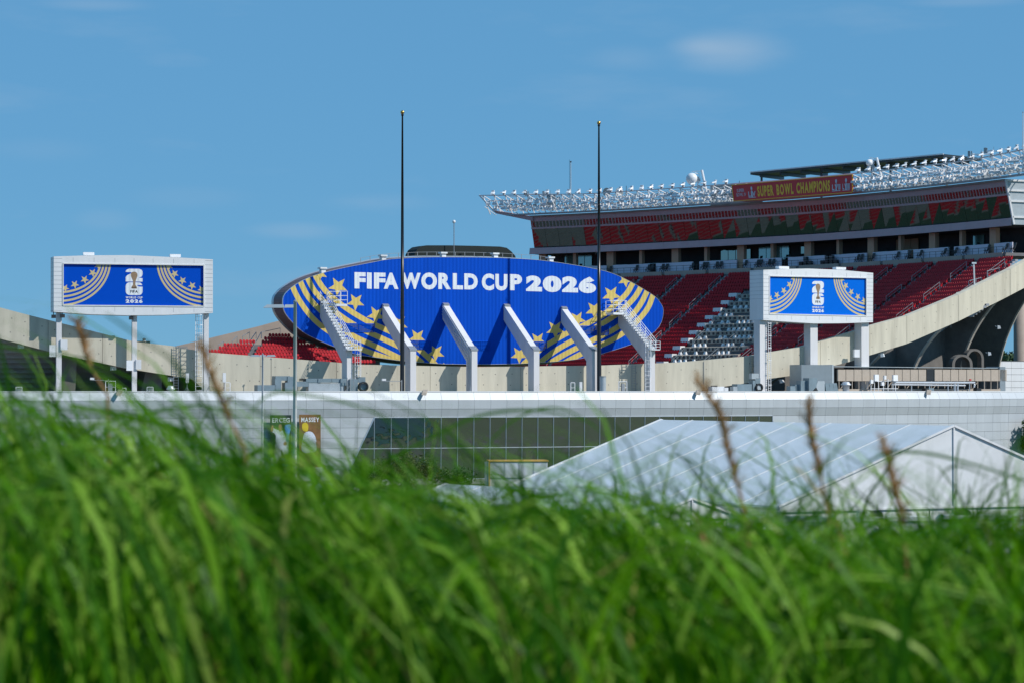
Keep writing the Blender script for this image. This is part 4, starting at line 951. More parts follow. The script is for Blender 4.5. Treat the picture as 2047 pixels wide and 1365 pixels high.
mb = MB(); path_bar(mb, -2.2, 42.6, sL + 4, sR, .18, .18, f=rise); path_bar(mb, -2.0, 41.0, sL + 6, sR, .15, .15, f=rise); path_bar(mb, -1.8, 43.9, sL + 4, sR, .15, .15, f=rise); mb.build('rear_rail', 'white', rk)
s = sL + 1
while s < sR:
    mb = MB(); r_ = Vector((0, 0, rise(s)))
    a = G(s, 3.65, 43.95) - KO + r_; 
    zb_ = 39.9 if s > sA - 2 else 40.2 + (sA - s) * .02
    b = G(s + 1.2, 2.2, zb_) - KO; c = G(s + .3, -2.0, 42.2) - KO + r_
    mb.bar(a, b, .2); mb.bar(a, c, .14); mb.bar(G(s, 2.9, 41.4) - KO + r_, G(s, -2, 40.6) - KO, .12); mb.build('rack_post', 'white', rk); s += 3.1
# outrigger beyond the building: mauve soffit beam
mb = MB(); mb.hexa([G(sL + 4.2, 2.9, 40.3) - KO + Vector((0, 0, .25)), G(sA + 1, 2.0, 38.5) - KO, G(sA + 1, -1, 38.5) - KO, G(sL + 4.2, .5, 40.3) - KO + Vector((0, 0, .25))], [G(sL + 3.4, 3.0, 41.0) - KO + Vector((0, 0, .3)), G(sA + 1, 2.2, 39.5) - KO, G(sA + 1, -1, 39.5) - KO, G(sL + 3.4, .5, 41.0) - KO + Vector((0, 0, .3))]); mb.build('outrigger_beam', 'fascia', rk)
mb = MB(); mb.bar(G(sL, 3.6, 44.0) - KO + Vector((0, 0, rise(sL))), G(sL + 3.8, 2.9, 40.6) - KO + Vector((0, 0, .4)), .4, .3); mb.build('end_strut', 'white', rk)
def lampmesh(k):
    mb = MB()
    if k == 0:   # lamp on the top rail: bracket and hood
        mb.hexa([(-.45, -.9, .15), (.45, -.9, .15), (.4, .25, .45), (-.4, .25, .45)], [(-.35, -.75, .42), (.35, -.75, .42), (.3, .2, .85), (-.3, .2, .85)]); mb.box(-.32, .32, .0, .2, .0, .95); mb.box(-.32, .32, -.1, .35, .9, 1.02)
    else:        # bowl lamp hung at a tilt
        t_ = .35 if k == 1 else .15
        for (r0, r1, y0, y1, z0, z1) in ((.52, .44, -1.0, -.5, -.42 - t_, -.28 - t_), (.44, .18, -.5, .1, -.28 - t_, .0)):
            mb.hexa([(-r0, y0, z0 - r0 * .45), (r0, y0, z0 - r0 * .45), (r1, y1, z1 - r1 * .5), (-r1, y1, z1 - r1 * .5)], [(-r0, y0, z0 + r0 * .35), (r0, y0, z0 + r0 * .35), (r1, y1, z1 + r1 * .6), (-r1, y1, z1 + r1 * .6)])
        mb.box(-.4, -.33, -.5, 0, -.5, .15); mb.box(.33, .4, -.5, 0, -.5, .15); mb.box(-.2, .2, .0, .45, -.25, .2)
    return mb.mesh('floodlight', 'lamp')
LMs = [lampmesh(k) for k in range(3)]
lr = random.Random(6); cnt = 0
for off, dz, st_, k0, s0 in ((3.6, 44.0, 2.95, 0, sL + 4), (3.3, 42.7, 1.95, 1, sL + 2.6), (2.9, 41.4, 1.95, 2, sL + 4.4)):
    s = s0
    while s < sR:
        if not (sBan0 - .5 < s < sBan1 + .5):
            r_ = rise(s); p = G(s, off + .2, dz + r_) - KO; az = Gaz(s) + lr.uniform(-.5, .5) + (.0 if k0 == 0 else .25)
            mw = Matrix.Translation(p) @ Matrix.Rotation(az, 4, 'Z') @ Matrix.Rotation(lr.uniform(-.25, .2), 4, 'X')
            link('floodlight', LMs[k0 if k0 == 0 else lr.choice((1, 2))], rk, mw=mw); cnt += 1
        s += st_ * (1 + lr.uniform(-.08, .08))
print('lamps', cnt)
mb = MB(); s = sL + 6           # rear row of lamp bodies and junk, too small to pick apart
while s < sR:
    for off, dz in ((-1.6, 42.0), (.2, 41.0), (1.4, 40.6), (-1.9, 43.4)):
        p = G(s + lr.uniform(-.5, .5), off, dz + rise(s)) - KO; a = lr.uniform(.15, .4); b_ = lr.uniform(.12, .3)
        mb.hexa([p + Vector(v) for v in ((-a, -a, -b_), (a, -a, -b_ - .1), (a, a, -b_), (-a, a, -b_))], [p + Vector(v) for v in ((-a * .5, -a, b_), (a * .8, -a * .6, b_), (a * .6, a, b_ + .1), (-a, a * .5, b_))])
    s += .95
mb.build('rear_lamp_bodies', 'ductlight', rk, stuff=True)
mb = MB(); s = sL + 6
while s < sR: p, q = G(s, 3.4, 42.9 + rise(s)) - KO, G(s + 1.5, 2.7, 41.2 + rise(s)) - KO; mb.bar(p, q, .08); mb.bar(G(s + 1.5, 3.4, 42.9 + rise(s)) - KO, G(s, 2.7, 41.2 + rise(s)) - KO, .08); s += 3
mb.build('cross_bracing', 'grey', rk, stuff=True)

# ---------------- red banner ----------------
p0, p1 = G(sBan0, 4.4, 0), G(sBan1, 4.4, 0); ba = math.atan2(p1.y - p0.y, p1.x - p0.x); pm = (p0 + p1) / 2; pm.z = CZ + 40.6
ban = thing('roof_banner', 'long red banner with gold lettering fixed to the floodlight rack above the suites', 'banner', pm, ba); NF = Frame(pm, ba)
bq = [NF.hit(*p) for p in ((1463, 371), (1704, 349.5), (1704, 385), (1467, 403))]
def bmap(p): u, v = p; tx = tuple(bq[0][i] + (bq[1][i] - bq[0][i]) * u for i in (0, 1)); bx = tuple(bq[3][i] + (bq[2][i] - bq[3][i]) * u for i in (0, 1)); return tuple(tx[i] + (bx[i] - tx[i]) * v for i in (0, 1))
mb = MB(); mb.prism(ccw([tuple(q) for q in bq]), 0, .3); mb.build('sheet', 'redban', ban)
mb = MB(); c4 = [bmap(p) for p in ((0, 0), (1, 0), (1, 1), (0, 1))]
for a, b in zip(c4, c4[1:] + c4[:1]): mb.bar((a[0], -.02, a[1]), (b[0], -.02, b[1]), .13, .12, up=(0, 1, 0))
mb.build('gold_border', 'goldtext', ban)
def uvx(px): return (px - 1465) / (1704 - 1465)
mb = MB(); word(mb, 'SUPER BOWL CHAMPIONS', uvx(1516), uvx(1661), -.84, -.20, -.03, .045, .16, mp=lambda p: bmap((p[0], -p[1]))); mb.build('lettering', 'goldtext', ban)
mb = MB(); word(mb, 'SUPER', uvx(1474), uvx(1489), -.47, -.27, -.03, .01, .1, mp=lambda p: bmap((p[0], -p[1]))); word(mb, 'BOWL IV', uvx(1472.5), uvx(1492), -.73, -.53, -.03, .01, .1, mp=lambda p: bmap((p[0], -p[1])))
mb.build('small_lettering', 'silvertext', ban)
for tx_, a, b in (('LIV', 1497, 1512), ('LVII', 1665, 1681), ('LVIII', 1685, 1699)):
    mb = MB(); word(mb, tx_, uvx(a), uvx(b), -.80, -.48, -.03, .03, .1, mp=lambda p: bmap((p[0], -p[1]))); c = (uvx(a) + uvx(b)) / 2
    put(mb, [bmap((c + x * .008, .3 + z * .12)) for x, z in [(math.cos(R(t_)), math.sin(R(t_))) for t_ in range(0, 360, 40)]], [tuple(range(9))], -.035)
    put(mb, [bmap(q) for q in ((c - .003, .42), (c + .003, .42), (c + .007, .84), (c - .007, .84))], [(0, 1, 2, 3)], -.04); put(mb, [bmap(q) for q in ((uvx(a), .83), (uvx(b), .83), (uvx(b), .87), (uvx(a), .87))], [(0, 1, 2, 3)], -.045); mb.build('emblem', 'silvertext', ban)
# ---------------- roof canopy behind the banner, roof plant ----------------
cv = thing('roof_canopy', 'flat dark steel canopy roof on posts behind the red banner', 'canopy', G(S_px(1690, -8, 44), -8, 39.8)); VO = cv.location.copy()
def cp(px, py, off): s = S_px(px, off, 44); p = G(s, off, 0); p.z = zat(py, p.y); return p - VO
A0, A1 = cp(1500, 350, -4), cp(1886, 314, -4); B0, B1 = cp(1545, 356, -22), cp(1962, 322, -22)
up = Vector((0, 0, .55)); mb = MB(); mb.hexa([A0, A1, B1, B0], [v + up for v in (A0, A1, B1, B0)]); mb.build('roof_slab', 'steel', cv)
mb = MB(); mb.bar(A0 + up, A1 + up, .3, .25); mb.build('bright_edge', 'silver', cv)
for k in range(9):
    a, b = A0.lerp(A1, (k + .5) / 9), B0.lerp(B1, (k + .5) / 9); mb = MB(); mb.bar(a - Vector((0, 0, .35)), b - Vector((0, 0, .35)), .3, .7); mb.build('beam', 'steel', cv)
for k in (0.03, .35, .7, .97):
    a = A0.lerp(A1, k).lerp(B0.lerp(B1, k), .25); mb = MB(); mb.bar(Vector((a.x, a.y, 0)), a, .45); mb.build('post', 'duct', cv)
mb = MB(); q0 = cp(1415, 378, -6); mb.box(0, 1, 0, 1, 0, 1); mb = MB(); a, b = cp(1420, 372, -9), cp(1500, 366, -9); mb.hexa([Vector((a.x, a.y, .2)), Vector((b.x, b.y, .2)), Vector((b.x + 3, b.y + 4, .2)), Vector((a.x + 3, a.y + 4, .2))], [a, b, b + Vector((3, 4, 0)), a + Vector((3, 4, 0))]); mb.build('plant_room', 'conc', cv)
def on_roof(name, label, cat, px, off, dz, group=None): s = S_px(px, off, dz); return thing(name, label, cat, G(s, off, dz), Gaz(s) * .3, group)
# ball and dish antennas
def ball_tower(px, py, r, label, h):
    o = on_roof('ball_antenna', label, 'antenna', px + 14 * (r / 1.3), 1, 41.5, 'ball antennas on lattice arms'); f = Frame(o.location, o.rotation_euler[2]); x, z = f.hit(px, py)
    mb = MB(); mb.ball((x, 0, z), r, 20, 12); mb.build('radome', 'lamp', o, smooth=True)
    mb = MB(); mb.tube([(x, 0, z - r), (x, 0, z - r - .25)], .3, 10, .15); mb.build('radome_base', 'lamp', o)
    mb = MB(); top = Vector((.0, 0, h)); mb.tube([(2.0, 0, 0), (.7, 0, h + .9)], .26, 8); mb.bar((.9, 0, h + .7), (x, 0, z + r + .3), .14); mb.tube([(-.6, .4, 0), (-.2, .2, h * .7), (x + r, 0, z + .3)], .12, 8); mb.tube([(.2, 0, h), (x + r * .5, 0, z + r)], .1, 6)
    for k in range(5): t_ = k / 5; mb.bar((1.3 - 1.1 * t_, 0, h * t_), (-.6 + .4 * t_, .3, h * (t_ + .12)), .09); mb.bar((-.6 + .4 * t_, .3, h * t_), (1.1 - 1.1 * t_, 0, h * (t_ + .15)), .08)
    mb.build('lattice_arm', 'lamp', o)
    mb = MB(); rr_ = random.Random(2)
    for k in range(5): c = Vector((rr_.uniform(-.8, .6), rr_.uniform(-.3, .3), h * rr_.uniform(.4, 1))); mb.box(c.x - .2, c.x + .2, c.y - .2, c.y + .2, c.z - .3, c.z + .3)
    mb.bar((-1.6, 0, .6), (1.2, 0, .75), .5, .12); mb.build('arm_fittings', 'grey', o)
ball_tower(1383, 358, 1.28, 'large white ball antenna on a lattice arm left of the red banner', 5.3)
ball_tower(1738, 326, .72, 'small white ball antenna on a lattice arm right of the red banner', 4.6)
def dishant(px, py, label, yaw):
    o = on_roof('satellite_dish', label, 'satellite dish', px, 1, 43.6, 'round grey satellite dishes'); o.rotation_euler[2] += yaw; f = Frame(o.location, o.rotation_euler[2]); z = zat(py, o.location.y) - o.location.z
    mb = MB(); pr = [(.02, .0), (.4, .06), (.75, .2), (.95, .36), (.95, .4), (.7, .28), (.02, .1)]
    mb.lathe(pr, n=20); mb.v = [(v[0] * .98, -v[2] + .3, v[1] + z) for v in mb.v]; mb.build('reflector', 'dish', o, smooth=True)
    mb = MB(); mb.tube([(0, .3, 0), (0, .35, z)], .1, 6); mb.box(-.4, .4, -.1, .6, -.3, .1); mb.build('mount', 'lamp', o); mb = MB(); mb.bar((0, .2, z - .5), (0, -.8, z), .06); mb.box(-.1, .1, -.95, -.75, z - .1, z + .1); mb.build('feed_arm', 'grey', o)
dishant(1213, 384.5, 'round grey satellite dish just right of the right flagpole', -.2); dishant(1238, 384.5, 'round grey satellite dish second from the right flagpole', .5)
o = on_roof('antenna_mast', 'slim pale mast standing on the left part of the floodlight rack', 'mast', 1141, 1, 41); z = zat(325, o.location.y) - o.location.z
mb = MB(); mb.tube([(0, 0, 0), (0, 0, z)], .13, 8, .09); mb.build('shaft', 'ductlight', o); mb = MB(); mb.tube([(-.3, 0, 0), (-.3, 0, z + .6)], .035, 5); mb.bar((-3.0, 0, 0), (-.1, 0, z * .35), .08); mb.build('stay', 'steel', o); mb = MB(); mb.ball((0, 0, z + .1), .2, 8, 6); mb.build('tip_lamp', 'steel', o)
def bracket_ant(px, py, label, flip=1):
    o = on_roof('panel_antenna', label, 'antenna', px, 2, 43.9, 'white panel antennas on bent arms'); z = zat(py, o.location.y) - o.location.z
    mb = MB(); mb.bar((0, 0, 0), (0, 0, z), .2); mb.bar((0, 0, z), (-4.2 * flip, 0, z + .1), .22, .2); mb.bar((-1, 0, z - .4), (0, 0, z - .4 - .6), .2); mb.build('bent_arm', 'lamp', o)
    mb = MB(); mb.box(-4.5 * flip - .25, -4.5 * flip + .2, -.2, .2, z - .3, z + .75); mb.box(-4.05 * flip - .1, -4.05 * flip + .1, -.1, .15, z - .3, z + .7); mb.build('panel', 'grey', o)
    mb = MB(); mb.bar((-2.2 * flip, 0, z), (-2.2 * flip, 0, z + .9), .06); mb.build('whip', 'grey', o)
bracket_ant(1091, 389, 'white panel antenna arm, the leftmost on the floodlight rack'); bracket_ant(1114, 389, 'white panel antenna arm beside a grey cabinet on the floodlight rack', .7)
bracket_ant(1985, 309, 'white panel antenna arm at the upper right, left of its pair'); bracket_ant(2003, 303, 'white panel antenna arm at the upper right, nearest the frame edge', .7)
o = on_roof('roof_cabinet', 'grey cabinet on the floodlight rack between two antenna arms', 'cabinet', 1102, 0, 41.5); mb = MB(); mb.box(-1.0, 1.0, -.5, .5, 0, 2.9); mb.build('case', 'duct', o); mb = MB(); mb.box(-1.1, 1.1, -.6, .6, 2.9, 3.05); mb.build('lid', 'grey', o)
for px, lb in ((1252, 'thin whip aerial right of the second satellite dish'), (1478, 'short aerial at the left corner of the red banner')):
    o = on_roof('whip_aerial', lb, 'aerial', px, 1, 42); z = zat(372 if px < 1300 else 362, o.location.y) - o.location.z; mb = MB(); mb.tube([(0, 0, 0), (0, 0, z)], .06, 5); mb.build('rod', 'steel', o); mb = MB(); mb.box(-.15, .15, -.15, .15, z - 1.8, z - 1.0); mb.build('box', 'grey', o)
# tall thin mast at the right frame edge
q = P(2045, 300, 478); o = thing('antenna_mast', 'very thin tall mast cut by the right edge of the photo', 'mast', (q.x, q.y, CZ + 40)); z = zat(225, 478) - CZ - 40; mb = MB(); mb.tube([(0, 0, 0), (0, 0, z)], .12, 6, .06); mb.build('shaft', 'white', o); mb = MB(); mb.ball((0, 0, z), .12, 6, 4); mb.build('tip', 'grey', o)

# ---------------- right-hand seating ----------------
st = thing('upper_stand', 'big shaded upper stand of dark red seats on the right, with white press desks', 'stand', G(sA + 60, 10, 15)); TO = st.location.copy()
NR = 27; RISE, TREAD = .80, 1.25
def behind(p):
    px, py = proj(p); return px > 2300 or (p.y > ring_i(min(px, 2200), 12.6)[1] and not (px > 1400 and py > lerp(min(px, 2150), BOT) - 8))
def row_z(r): return 24.75 - RISE * r
def row_off(r): return 2.6 + TREAD * r
mb = MB(); stp = 2
ns = int((SL[-1] - sA + 4) / stp)
vs = []; fs = []
for r in range(NR + 1):
    for k in range(ns + 1):
        s = sA - 4 + k * stp; s = min(s, SL[-1] - .5); o1 = row_off(r); vs += [tuple(G(s, o1, row_z(r) + 0.0) - TO), tuple(G(s, o1 , row_z(r) - RISE) - TO)]
W2 = (ns + 1) * 2
for r in range(NR):
    for k in range(ns):
        a = r * W2 + 2 * k; b = (r + 1) * W2 + 2 * k
        if all(behind(Vector(vs[q]) + TO) for q in (a, a + 2, b, b + 2, b + 1, b + 3)): fs.append((a, a + 2, a + 3, a + 1)); fs.append((a + 1, a + 3, b + 2, b))
mb.add(vs, fs); mb.build('stepped_tiers', 'tread', st)
def aisle(s):                  # aisles run straight down the slope
    return ((s - (sA + 6.5)) % 12.4)
med_c = S_px(1425, row_off(22), row_z(22)); 
med0 = S_px(1372, row_off(16), row_z(16)); 
def seat_mesh(k=1.0):
    mb = MB(); w_ = .24 * k
    mb.hexa([(-w_, .0, .30 * k), (w_, .0, .30 * k), (w_, .10 * k, .30 * k), (-w_, .10 * k, .30 * k)], [(-w_, .14 * k, .78 * k), (w_, .14 * k, .78 * k), (w_, .22 * k, .76 * k), (-w_, .22 * k, .76 * k)])
    mb.hexa([(-w_ * .8, .14 * k, .78 * k), (w_ * .8, .14 * k, .78 * k), (w_ * .8, .22 * k, .76 * k), (-w_ * .8, .22 * k, .76 * k)], [(-w_ * .55, .17 * k, .9 * k), (w_ * .55, .17 * k, .9 * k), (w_ * .55, .23 * k, .89 * k), (-w_ * .55, .23 * k, .89 * k)])
    mb.hexa([(-w_, -.14 * k, .34 * k), (w_, -.14 * k, .34 * k), (w_, .04 * k, .3 * k), (-w_, .04 * k, .3 * k)], [(-w_, -.08 * k, .68 * k), (w_, -.08 * k, .68 * k), (w_, .03 * k, .7 * k), (-w_, .03 * k, .7 * k)])
    mb.box(-.05 * k, .05 * k, .0, .12 * k, 0, .32 * k); return mb
SK = 1.3; sm = seat_mesh(SK); seat_me = sm.mesh('seat', 'red')
mS0, mS1 = None, None
def in_media(px, py):          # press desks slab: slanted patch of the stand (checked once against the plan below)
    return False
# press block bounds in plan: the block climbs with the slope between two aisle lines
def media_span(r):
    z, o = row_z(r) + .5, row_off(r)
    return MED[0], MED[1] - max(0, (20 - r)) * .0
MED = (S_px(1345, row_off(23), row_z(23)), S_px(1475, row_off(23), row_z(23)))
pos = []
for r in range(1, NR):
    s = sA - 2
    while s < SL[-1] - 1:
        a = aisle(s + (r % 2) * .0)
        inm = MED[0] < s < MED[1] and r >= 6
        p = G(s, row_off(r) - TREAD * .55, row_z(r))
        if a > 1.5 and not inm and behind(p):
            pos.append((p, Gaz(s), r, s))
        s += .72
vis = []
for i, (p, az, r, s) in enumerate(pos):
    px, py = proj(p + Vector((0, 0, .8)))
    if px < 2045 and py < lerp(px, TOP) - 1: vis.append((p.y, i))
vis.sort(); near = set(i for _, i in vis[:300])
big = MB(); keep = [i for i in range(len(pos)) if i not in near]
vset = set(i for _, i in vis)
BVs = []; BFs = []; nv = len(sm.v); base_v = [Vector(v) for v in sm.v]; cntv = 0
for i in keep:
    p, az, r, s = pos[i]
    if proj(p)[0] > 2120 or (i not in vset and proj(p)[1] > lerp(min(proj(p)[0], 2047), TOP) + 14): continue
    c, q = math.cos(az), math.sin(az); ox, oy, oz_ = p.x - TO.x, p.y - TO.y, p.z - TO.z
    BVs += [(ox + c * v.x - q * v.y, oy + q * v.x + c * v.y, oz_ + v.z) for v in base_v]; BFs += [tuple(j + cntv for j in f) for f in sm.f]; cntv += nv
big.v = BVs; big.f = BFs; big.mi = [0] * len(BFs); big.build('seats', 'red', st, stuff=True)
for i in near:
    p, az, r, s = pos[i]; link('seat', seat_me, st, mw=Matrix.Translation(p - TO) @ Matrix.Rotation(az, 4, 'Z'))
print('seats', len(pos), len(near), len(vis))
# aisle steps and rails
k = 0; s = sA + 6.5
while s < SL[-1] - 2:
    mb = MB(); rl = MB()
    for r in range(1, NR):
        if not behind(G(s, row_off(r) + 1, row_z(r))): continue
        for h in (0, 1):
            o0 = row_off(r) - TREAD * (1 - h * .5); z0 = row_z(r) + (.4 if h == 0 else 0.02)
            mb.hexa([G(s + .1, o0 + .62, z0 - .4) - TO, G(s + 1.4, o0 + .62, z0 - .4) - TO, G(s + 1.4, o0, z0 - .4) - TO, G(s + .1, o0, z0 - .4) - TO], [G(s + .1, o0 + .62, z0 + .02) - TO, G(s + 1.4, o0 + .62, z0 + .02) - TO, G(s + 1.4, o0, z0 + .02) - TO, G(s + .1, o0, z0 + .02) - TO])
    if mb.v: mb.build('aisle_steps', 'step', st)
    for r in range(2, NR - 3, 5):
        if not behind(G(s, row_off(r + 3) + 1, row_z(r))): continue
        a, b = G(s + .7, row_off(r), row_z(r) + 1.3) - TO, G(s + .7, row_off(r + 3), row_z(r + 3) + 1.3) - TO; rl.bar(a, b, .08); rl.bar(a, a - Vector((0, 0, 1.3)), .08); rl.bar(b, b - Vector((0, 0, 1.3)), .08); rl.bar(a - Vector((0, 0, .6)), b - Vector((0, 0, .6)), .05)
    if rl.v: rl.build('aisle_rail', 'grey', st, stuff=True)
    s += 12.4
# press desks
sw = MB(); sw.box(-.36, .36, -.3, .3, .0, .55); sw.hexa([(-.3, -.25, .55), (.3, -.25, .55), (.3, .25, .55), (-.3, .25, .55)], [(-.22, -.1, .95), (.22, -.1, .95), (.22, .2, .95), (-.22, .2, .95)]); swm = sw.mesh('covered_monitor', 'white')
mr_ = random.Random(12)
for r in range(7, NR - 1, 2):
    s0, s1 = MED; mb = MB(); q = s0 + (0.3)
    while q < s1 - 2.2:
        L_ = 3.0; mb.hexa([G(q, row_off(r) + .2, row_z(r) - .1) - TO, G(q + L_ - .2, row_off(r) + .2, row_z(r) - .1) - TO, G(q + L_ - .2, row_off(r) - .5, row_z(r) - .1) - TO, G(q, row_off(r) - .5, row_z(r) - .1) - TO], [G(q, row_off(r) + .2, row_z(r) + .75) - TO, G(q + L_ - .2, row_off(r) + .2, row_z(r) + .75) - TO, G(q + L_ - .2, row_off(r) - .5, row_z(r) + .85) - TO, G(q, row_off(r) - .5, row_z(r) + .85) - TO])
        q += L_
    o_ = mb.build('press_desk', 'louver', st)
    ck_ = MB(); q = s0 + .3
    while q < s1 - 2.5: ck_.hexa([G(q + .2, row_off(r) + .23, row_z(r) + .1) - TO, G(q + .9, row_off(r) + .23, row_z(r) + .1) - TO, G(q + .9, row_off(r) + .2, row_z(r) + .1) - TO, G(q + .2, row_off(r) + .2, row_z(r) + .1) - TO], [G(q + .2, row_off(r) + .23, row_z(r) + .6) - TO, G(q + .9, row_off(r) + .23, row_z(r) + .6) - TO, G(q + .9, row_off(r) + .2, row_z(r) + .6) - TO, G(q + .2, row_off(r) + .2, row_z(r) + .6) - TO]); q += 1.5
    ck_.build('desk_openings', 'steel', o_, stuff=True)
    q = s0 + mr_.uniform(0, 1)
    while q < s1 - 1:
        if mr_.random() < .62: p = G(q, row_off(r) - 1.3, row_z(r) + .55) - TO; link('covered_monitor', swm, st, mw=Matrix.Translation(p) @ Matrix.Rotation(Gaz(q), 4, 'Z'))
        q += 1.75
    mb = MB(); mb.hexa([G(s0 - 2.3, row_off(r) + .3, row_z(r)) - TO, G(s0 - .1, row_off(r) + .3, row_z(r)) - TO, G(s0 - .1, row_off(r) - 1.3, row_z(r)) - TO, G(s0 - 2.3, row_off(r) - 1.3, row_z(r)) - TO], [G(s0 - 2.3, row_off(r) + .1, row_z(r) + 1.1) - TO, G(s0 - .1, row_off(r) + .1, row_z(r) + 1.1) - TO, G(s0 - .1, row_off(r) - 1.3, row_z(r) + 1.1) - TO, G(s0 - 2.3, row_off(r) - 1.3, row_z(r) + 1.1) - TO]); mb.build('white_platform_box', 'white', st)
# the pitch, the lower bowl and the stand opposite (seen mirrored in the suite glass)
M['pitch'] = mat('pitch_grass', (.03, .055, .02), .9, var=.2)
mb = MB(); mb.add([(-120, 440, .6), (70, 440, .6), (30, 640, .6), (-120, 660, .6)], [(0, 1, 2, 3)]); structure('pitch', mb, 'pitch')
lb = thing('lower_bowl', 'lower tiers of red seats inside the bowl, hidden behind the rim wall', 'stand', G(sA + 60, 40, 5)); LBO = lb.location.copy()
cb, rb = MB(), MB()
for r in range(30):
    s = sA - 2
    while s < SL[-1] - 8:
        o1 = 37.5 + .95 * r; z1 = -1.0 - .4 * r
        for m_, (oa, ob, za, zb) in ((cb, (o1 - .95, o1, z1 - .4, z1)), (rb, (o1 - .5, o1 - .1, z1, z1 + .75))):
            if m_ is rb and (int(s / 4) % 4 == 0): continue
            if not (behind(G(s, ob, za)) and behind(G(s + 4, ob, za))) or G(s, ob, za).y < 455: continue
            m_.hexa([G(s, ob, za) - LBO, G(s + 4, ob, za) - LBO, G(s + 4, oa, za) - LBO, G(s, oa, za) - LBO], [G(s, ob, zb) - LBO, G(s + 4, ob, zb) - LBO, G(s + 4, oa, zb) - LBO, G(s, oa, zb) - LBO])
        s += 4
cb.build('tiers', 'tread', lb); rb.build('seat_rows', 'red', lb, stuff=True)
ob_ = thing('opposite_stand', 'opposite red stand under a green windbreak, hidden behind the rim wall', 'stand', (-105, 560, 0)); cb, rb = MB(), MB()
for r in range(34):
    x = 8 - r * 1.1; z = 1 + r * .66
    cb.box(x - 1.1, x, -110, 95, z - 1, z)
    for k in range(26): 
        if k % 4: rb.box(x - .6, x - .2, -108 + k * 7.8, -101 + k * 7.8, z, z + .75)
cb.build('tiers', 'tread', ob_); rb.build('seat_rows', 'red', ob_, stuff=True)
# handrails on the rim wall and a lamp post above it
def rimrail(pxa, pxb, dy, label):
    a, az = on_ring(pxa, WO + 1.8, 0); b, _ = on_ring(pxb, WO + 1.8, 0); a.z = zat(lerp(pxa, TOP) + 4, a.y); b.z = zat(lerp(pxb, TOP) + 4, b.y); o = thing('rim_handrail', label, 'handrail', a, 0, 'grey handrails on the rim wall'); mb = MB(); d = b - a; h = dy / 11.5
    mb.tube([(0, 0, 0), (0, 0, h), Vector((0, 0, h)) + d * .05, d + Vector((0, 0, h * .75)), d], .06, 6); mb.build('top_rail', 'grey', o); mb = MB(); mb.bar(Vector((0, 0, h * .5)), d + Vector((0, 0, h * .4)), .07); mb.build('mid_rail', 'grey', o)
for a, b, dy, lb in ((1937, 1962, 22, 'grey handrail on the rim wall beside the thin white post'), (1974, 1999, 24, 'grey handrail on the rim wall, highest but one, near the upper right'), (1912, 1924, 10, 'short grey handrail on the rim wall left of the thin white post'), (2010, 2014, 22, 'short hooped handrail highest on the rim wall')): rimrail(a, b, dy, lb)
p, az = on_ring(1949, WO + .8, 0); p.z = zat(575, p.y); o = thing('slim_lamp_post', 'thin white lamp post rising from the cream rim wall at right', 'lamp post', p, 0); h = zat(528, p.y) - p.z; mb = MB(); mb.bar((0, 0, 0), (-.15, 0, h), .26); mb.build('post', 'white', o); mb = MB(); mb.box(-.5, .3, -.2, .2, h, h + .3); mb.bar((-.6, 0, h - .35), (0, 0, h - .45), .1); mb.build('lamp_head', 'lamp', o)

# ---------------- sunlit red seats at the left ----------------
ls = thing('corner_stand', 'small sunlit block of bright red seats between the left sign and the oval board', 'stand', on_ring(560, 24, CZ)[0]); LO = ls.location.copy()
rowsL = [(731, 690, 1330), (718, 560, 752), (711.5, 425, 722), (705, 414, 700), (698.7, 420, 680), (692.3, 441, 655), (686, 452, 636), (679.3, 482, 615), (672.8, 525, 598), (666.5, 542, 583)]
seatL = seat_mesh(.86); lme = seatL.mesh('seat', 'red'); tr_ = MB(); extra = MB(); nl = 0
for r, (py, pa, pb) in enumerate(rowsL):
    off = 12.6 + .85 * r; s = s_at(pa, off)
    last = None
    x, y, a = ring_i(560, off); z = zat(py + 10, y)
    send = s_at(pb, off)
    while s < send:
        i = int(s / .25); x, y, a = ring_off(i, off); f = (s / .25 - i); x2, y2, _ = ring_off(i + 1, off); x += (x2 - x) * f; y += (y2 - y) * f
        px = 1023.5 + FPX * x / y
        aisle_px = 509 + (692 - py) * .55
        if abs(px - aisle_px) > 8.5:
            mw = Matrix.Translation(Vector((x, y, z)) - LO) @ Matrix.Rotation(a, 4, 'Z')
            vis_ = px < 700 and nl < 300
            if vis_: link('seat', lme, ls, mw=mw); nl += 1
            else: extra.add([mw @ Vector(v) for v in seatL.v], seatL.f)
        s += .52
    s = s_at(pa, off)
    while s < s_at(pb, off):
        a_, b_ = ring_off(int(s / .25), off - .35), ring_off(int((s + 6) / .25), off - .35); c_, d_ = ring_off(int(s / .25), off + .6), ring_off(int((s + 6) / .25), off + .6)
        pxx = 1023.5 + FPX * b_[0] / b_[1]
        tr_.hexa([Vector((a_[0], a_[1], z - .6)) - LO, Vector((b_[0], b_[1], z - .6)) - LO, Vector((d_[0], d_[1], z - .6)) - LO, Vector((c_[0], c_[1], z - .6)) - LO], [Vector((a_[0], a_[1], z)) - LO, Vector((b_[0], b_[1], z)) - LO, Vector((d_[0], d_[1], z)) - LO, Vector((c_[0], c_[1], z)) - LO]) if 1023.5 + FPX * a_[0] / a_[1] > pa - 5 else None
        s += 6
extra.build('hidden_seats', 'red', ls, stuff=True); tr_.build('stepped_tiers', 'tread', ls); print('left seats', nl)
mb = MB()
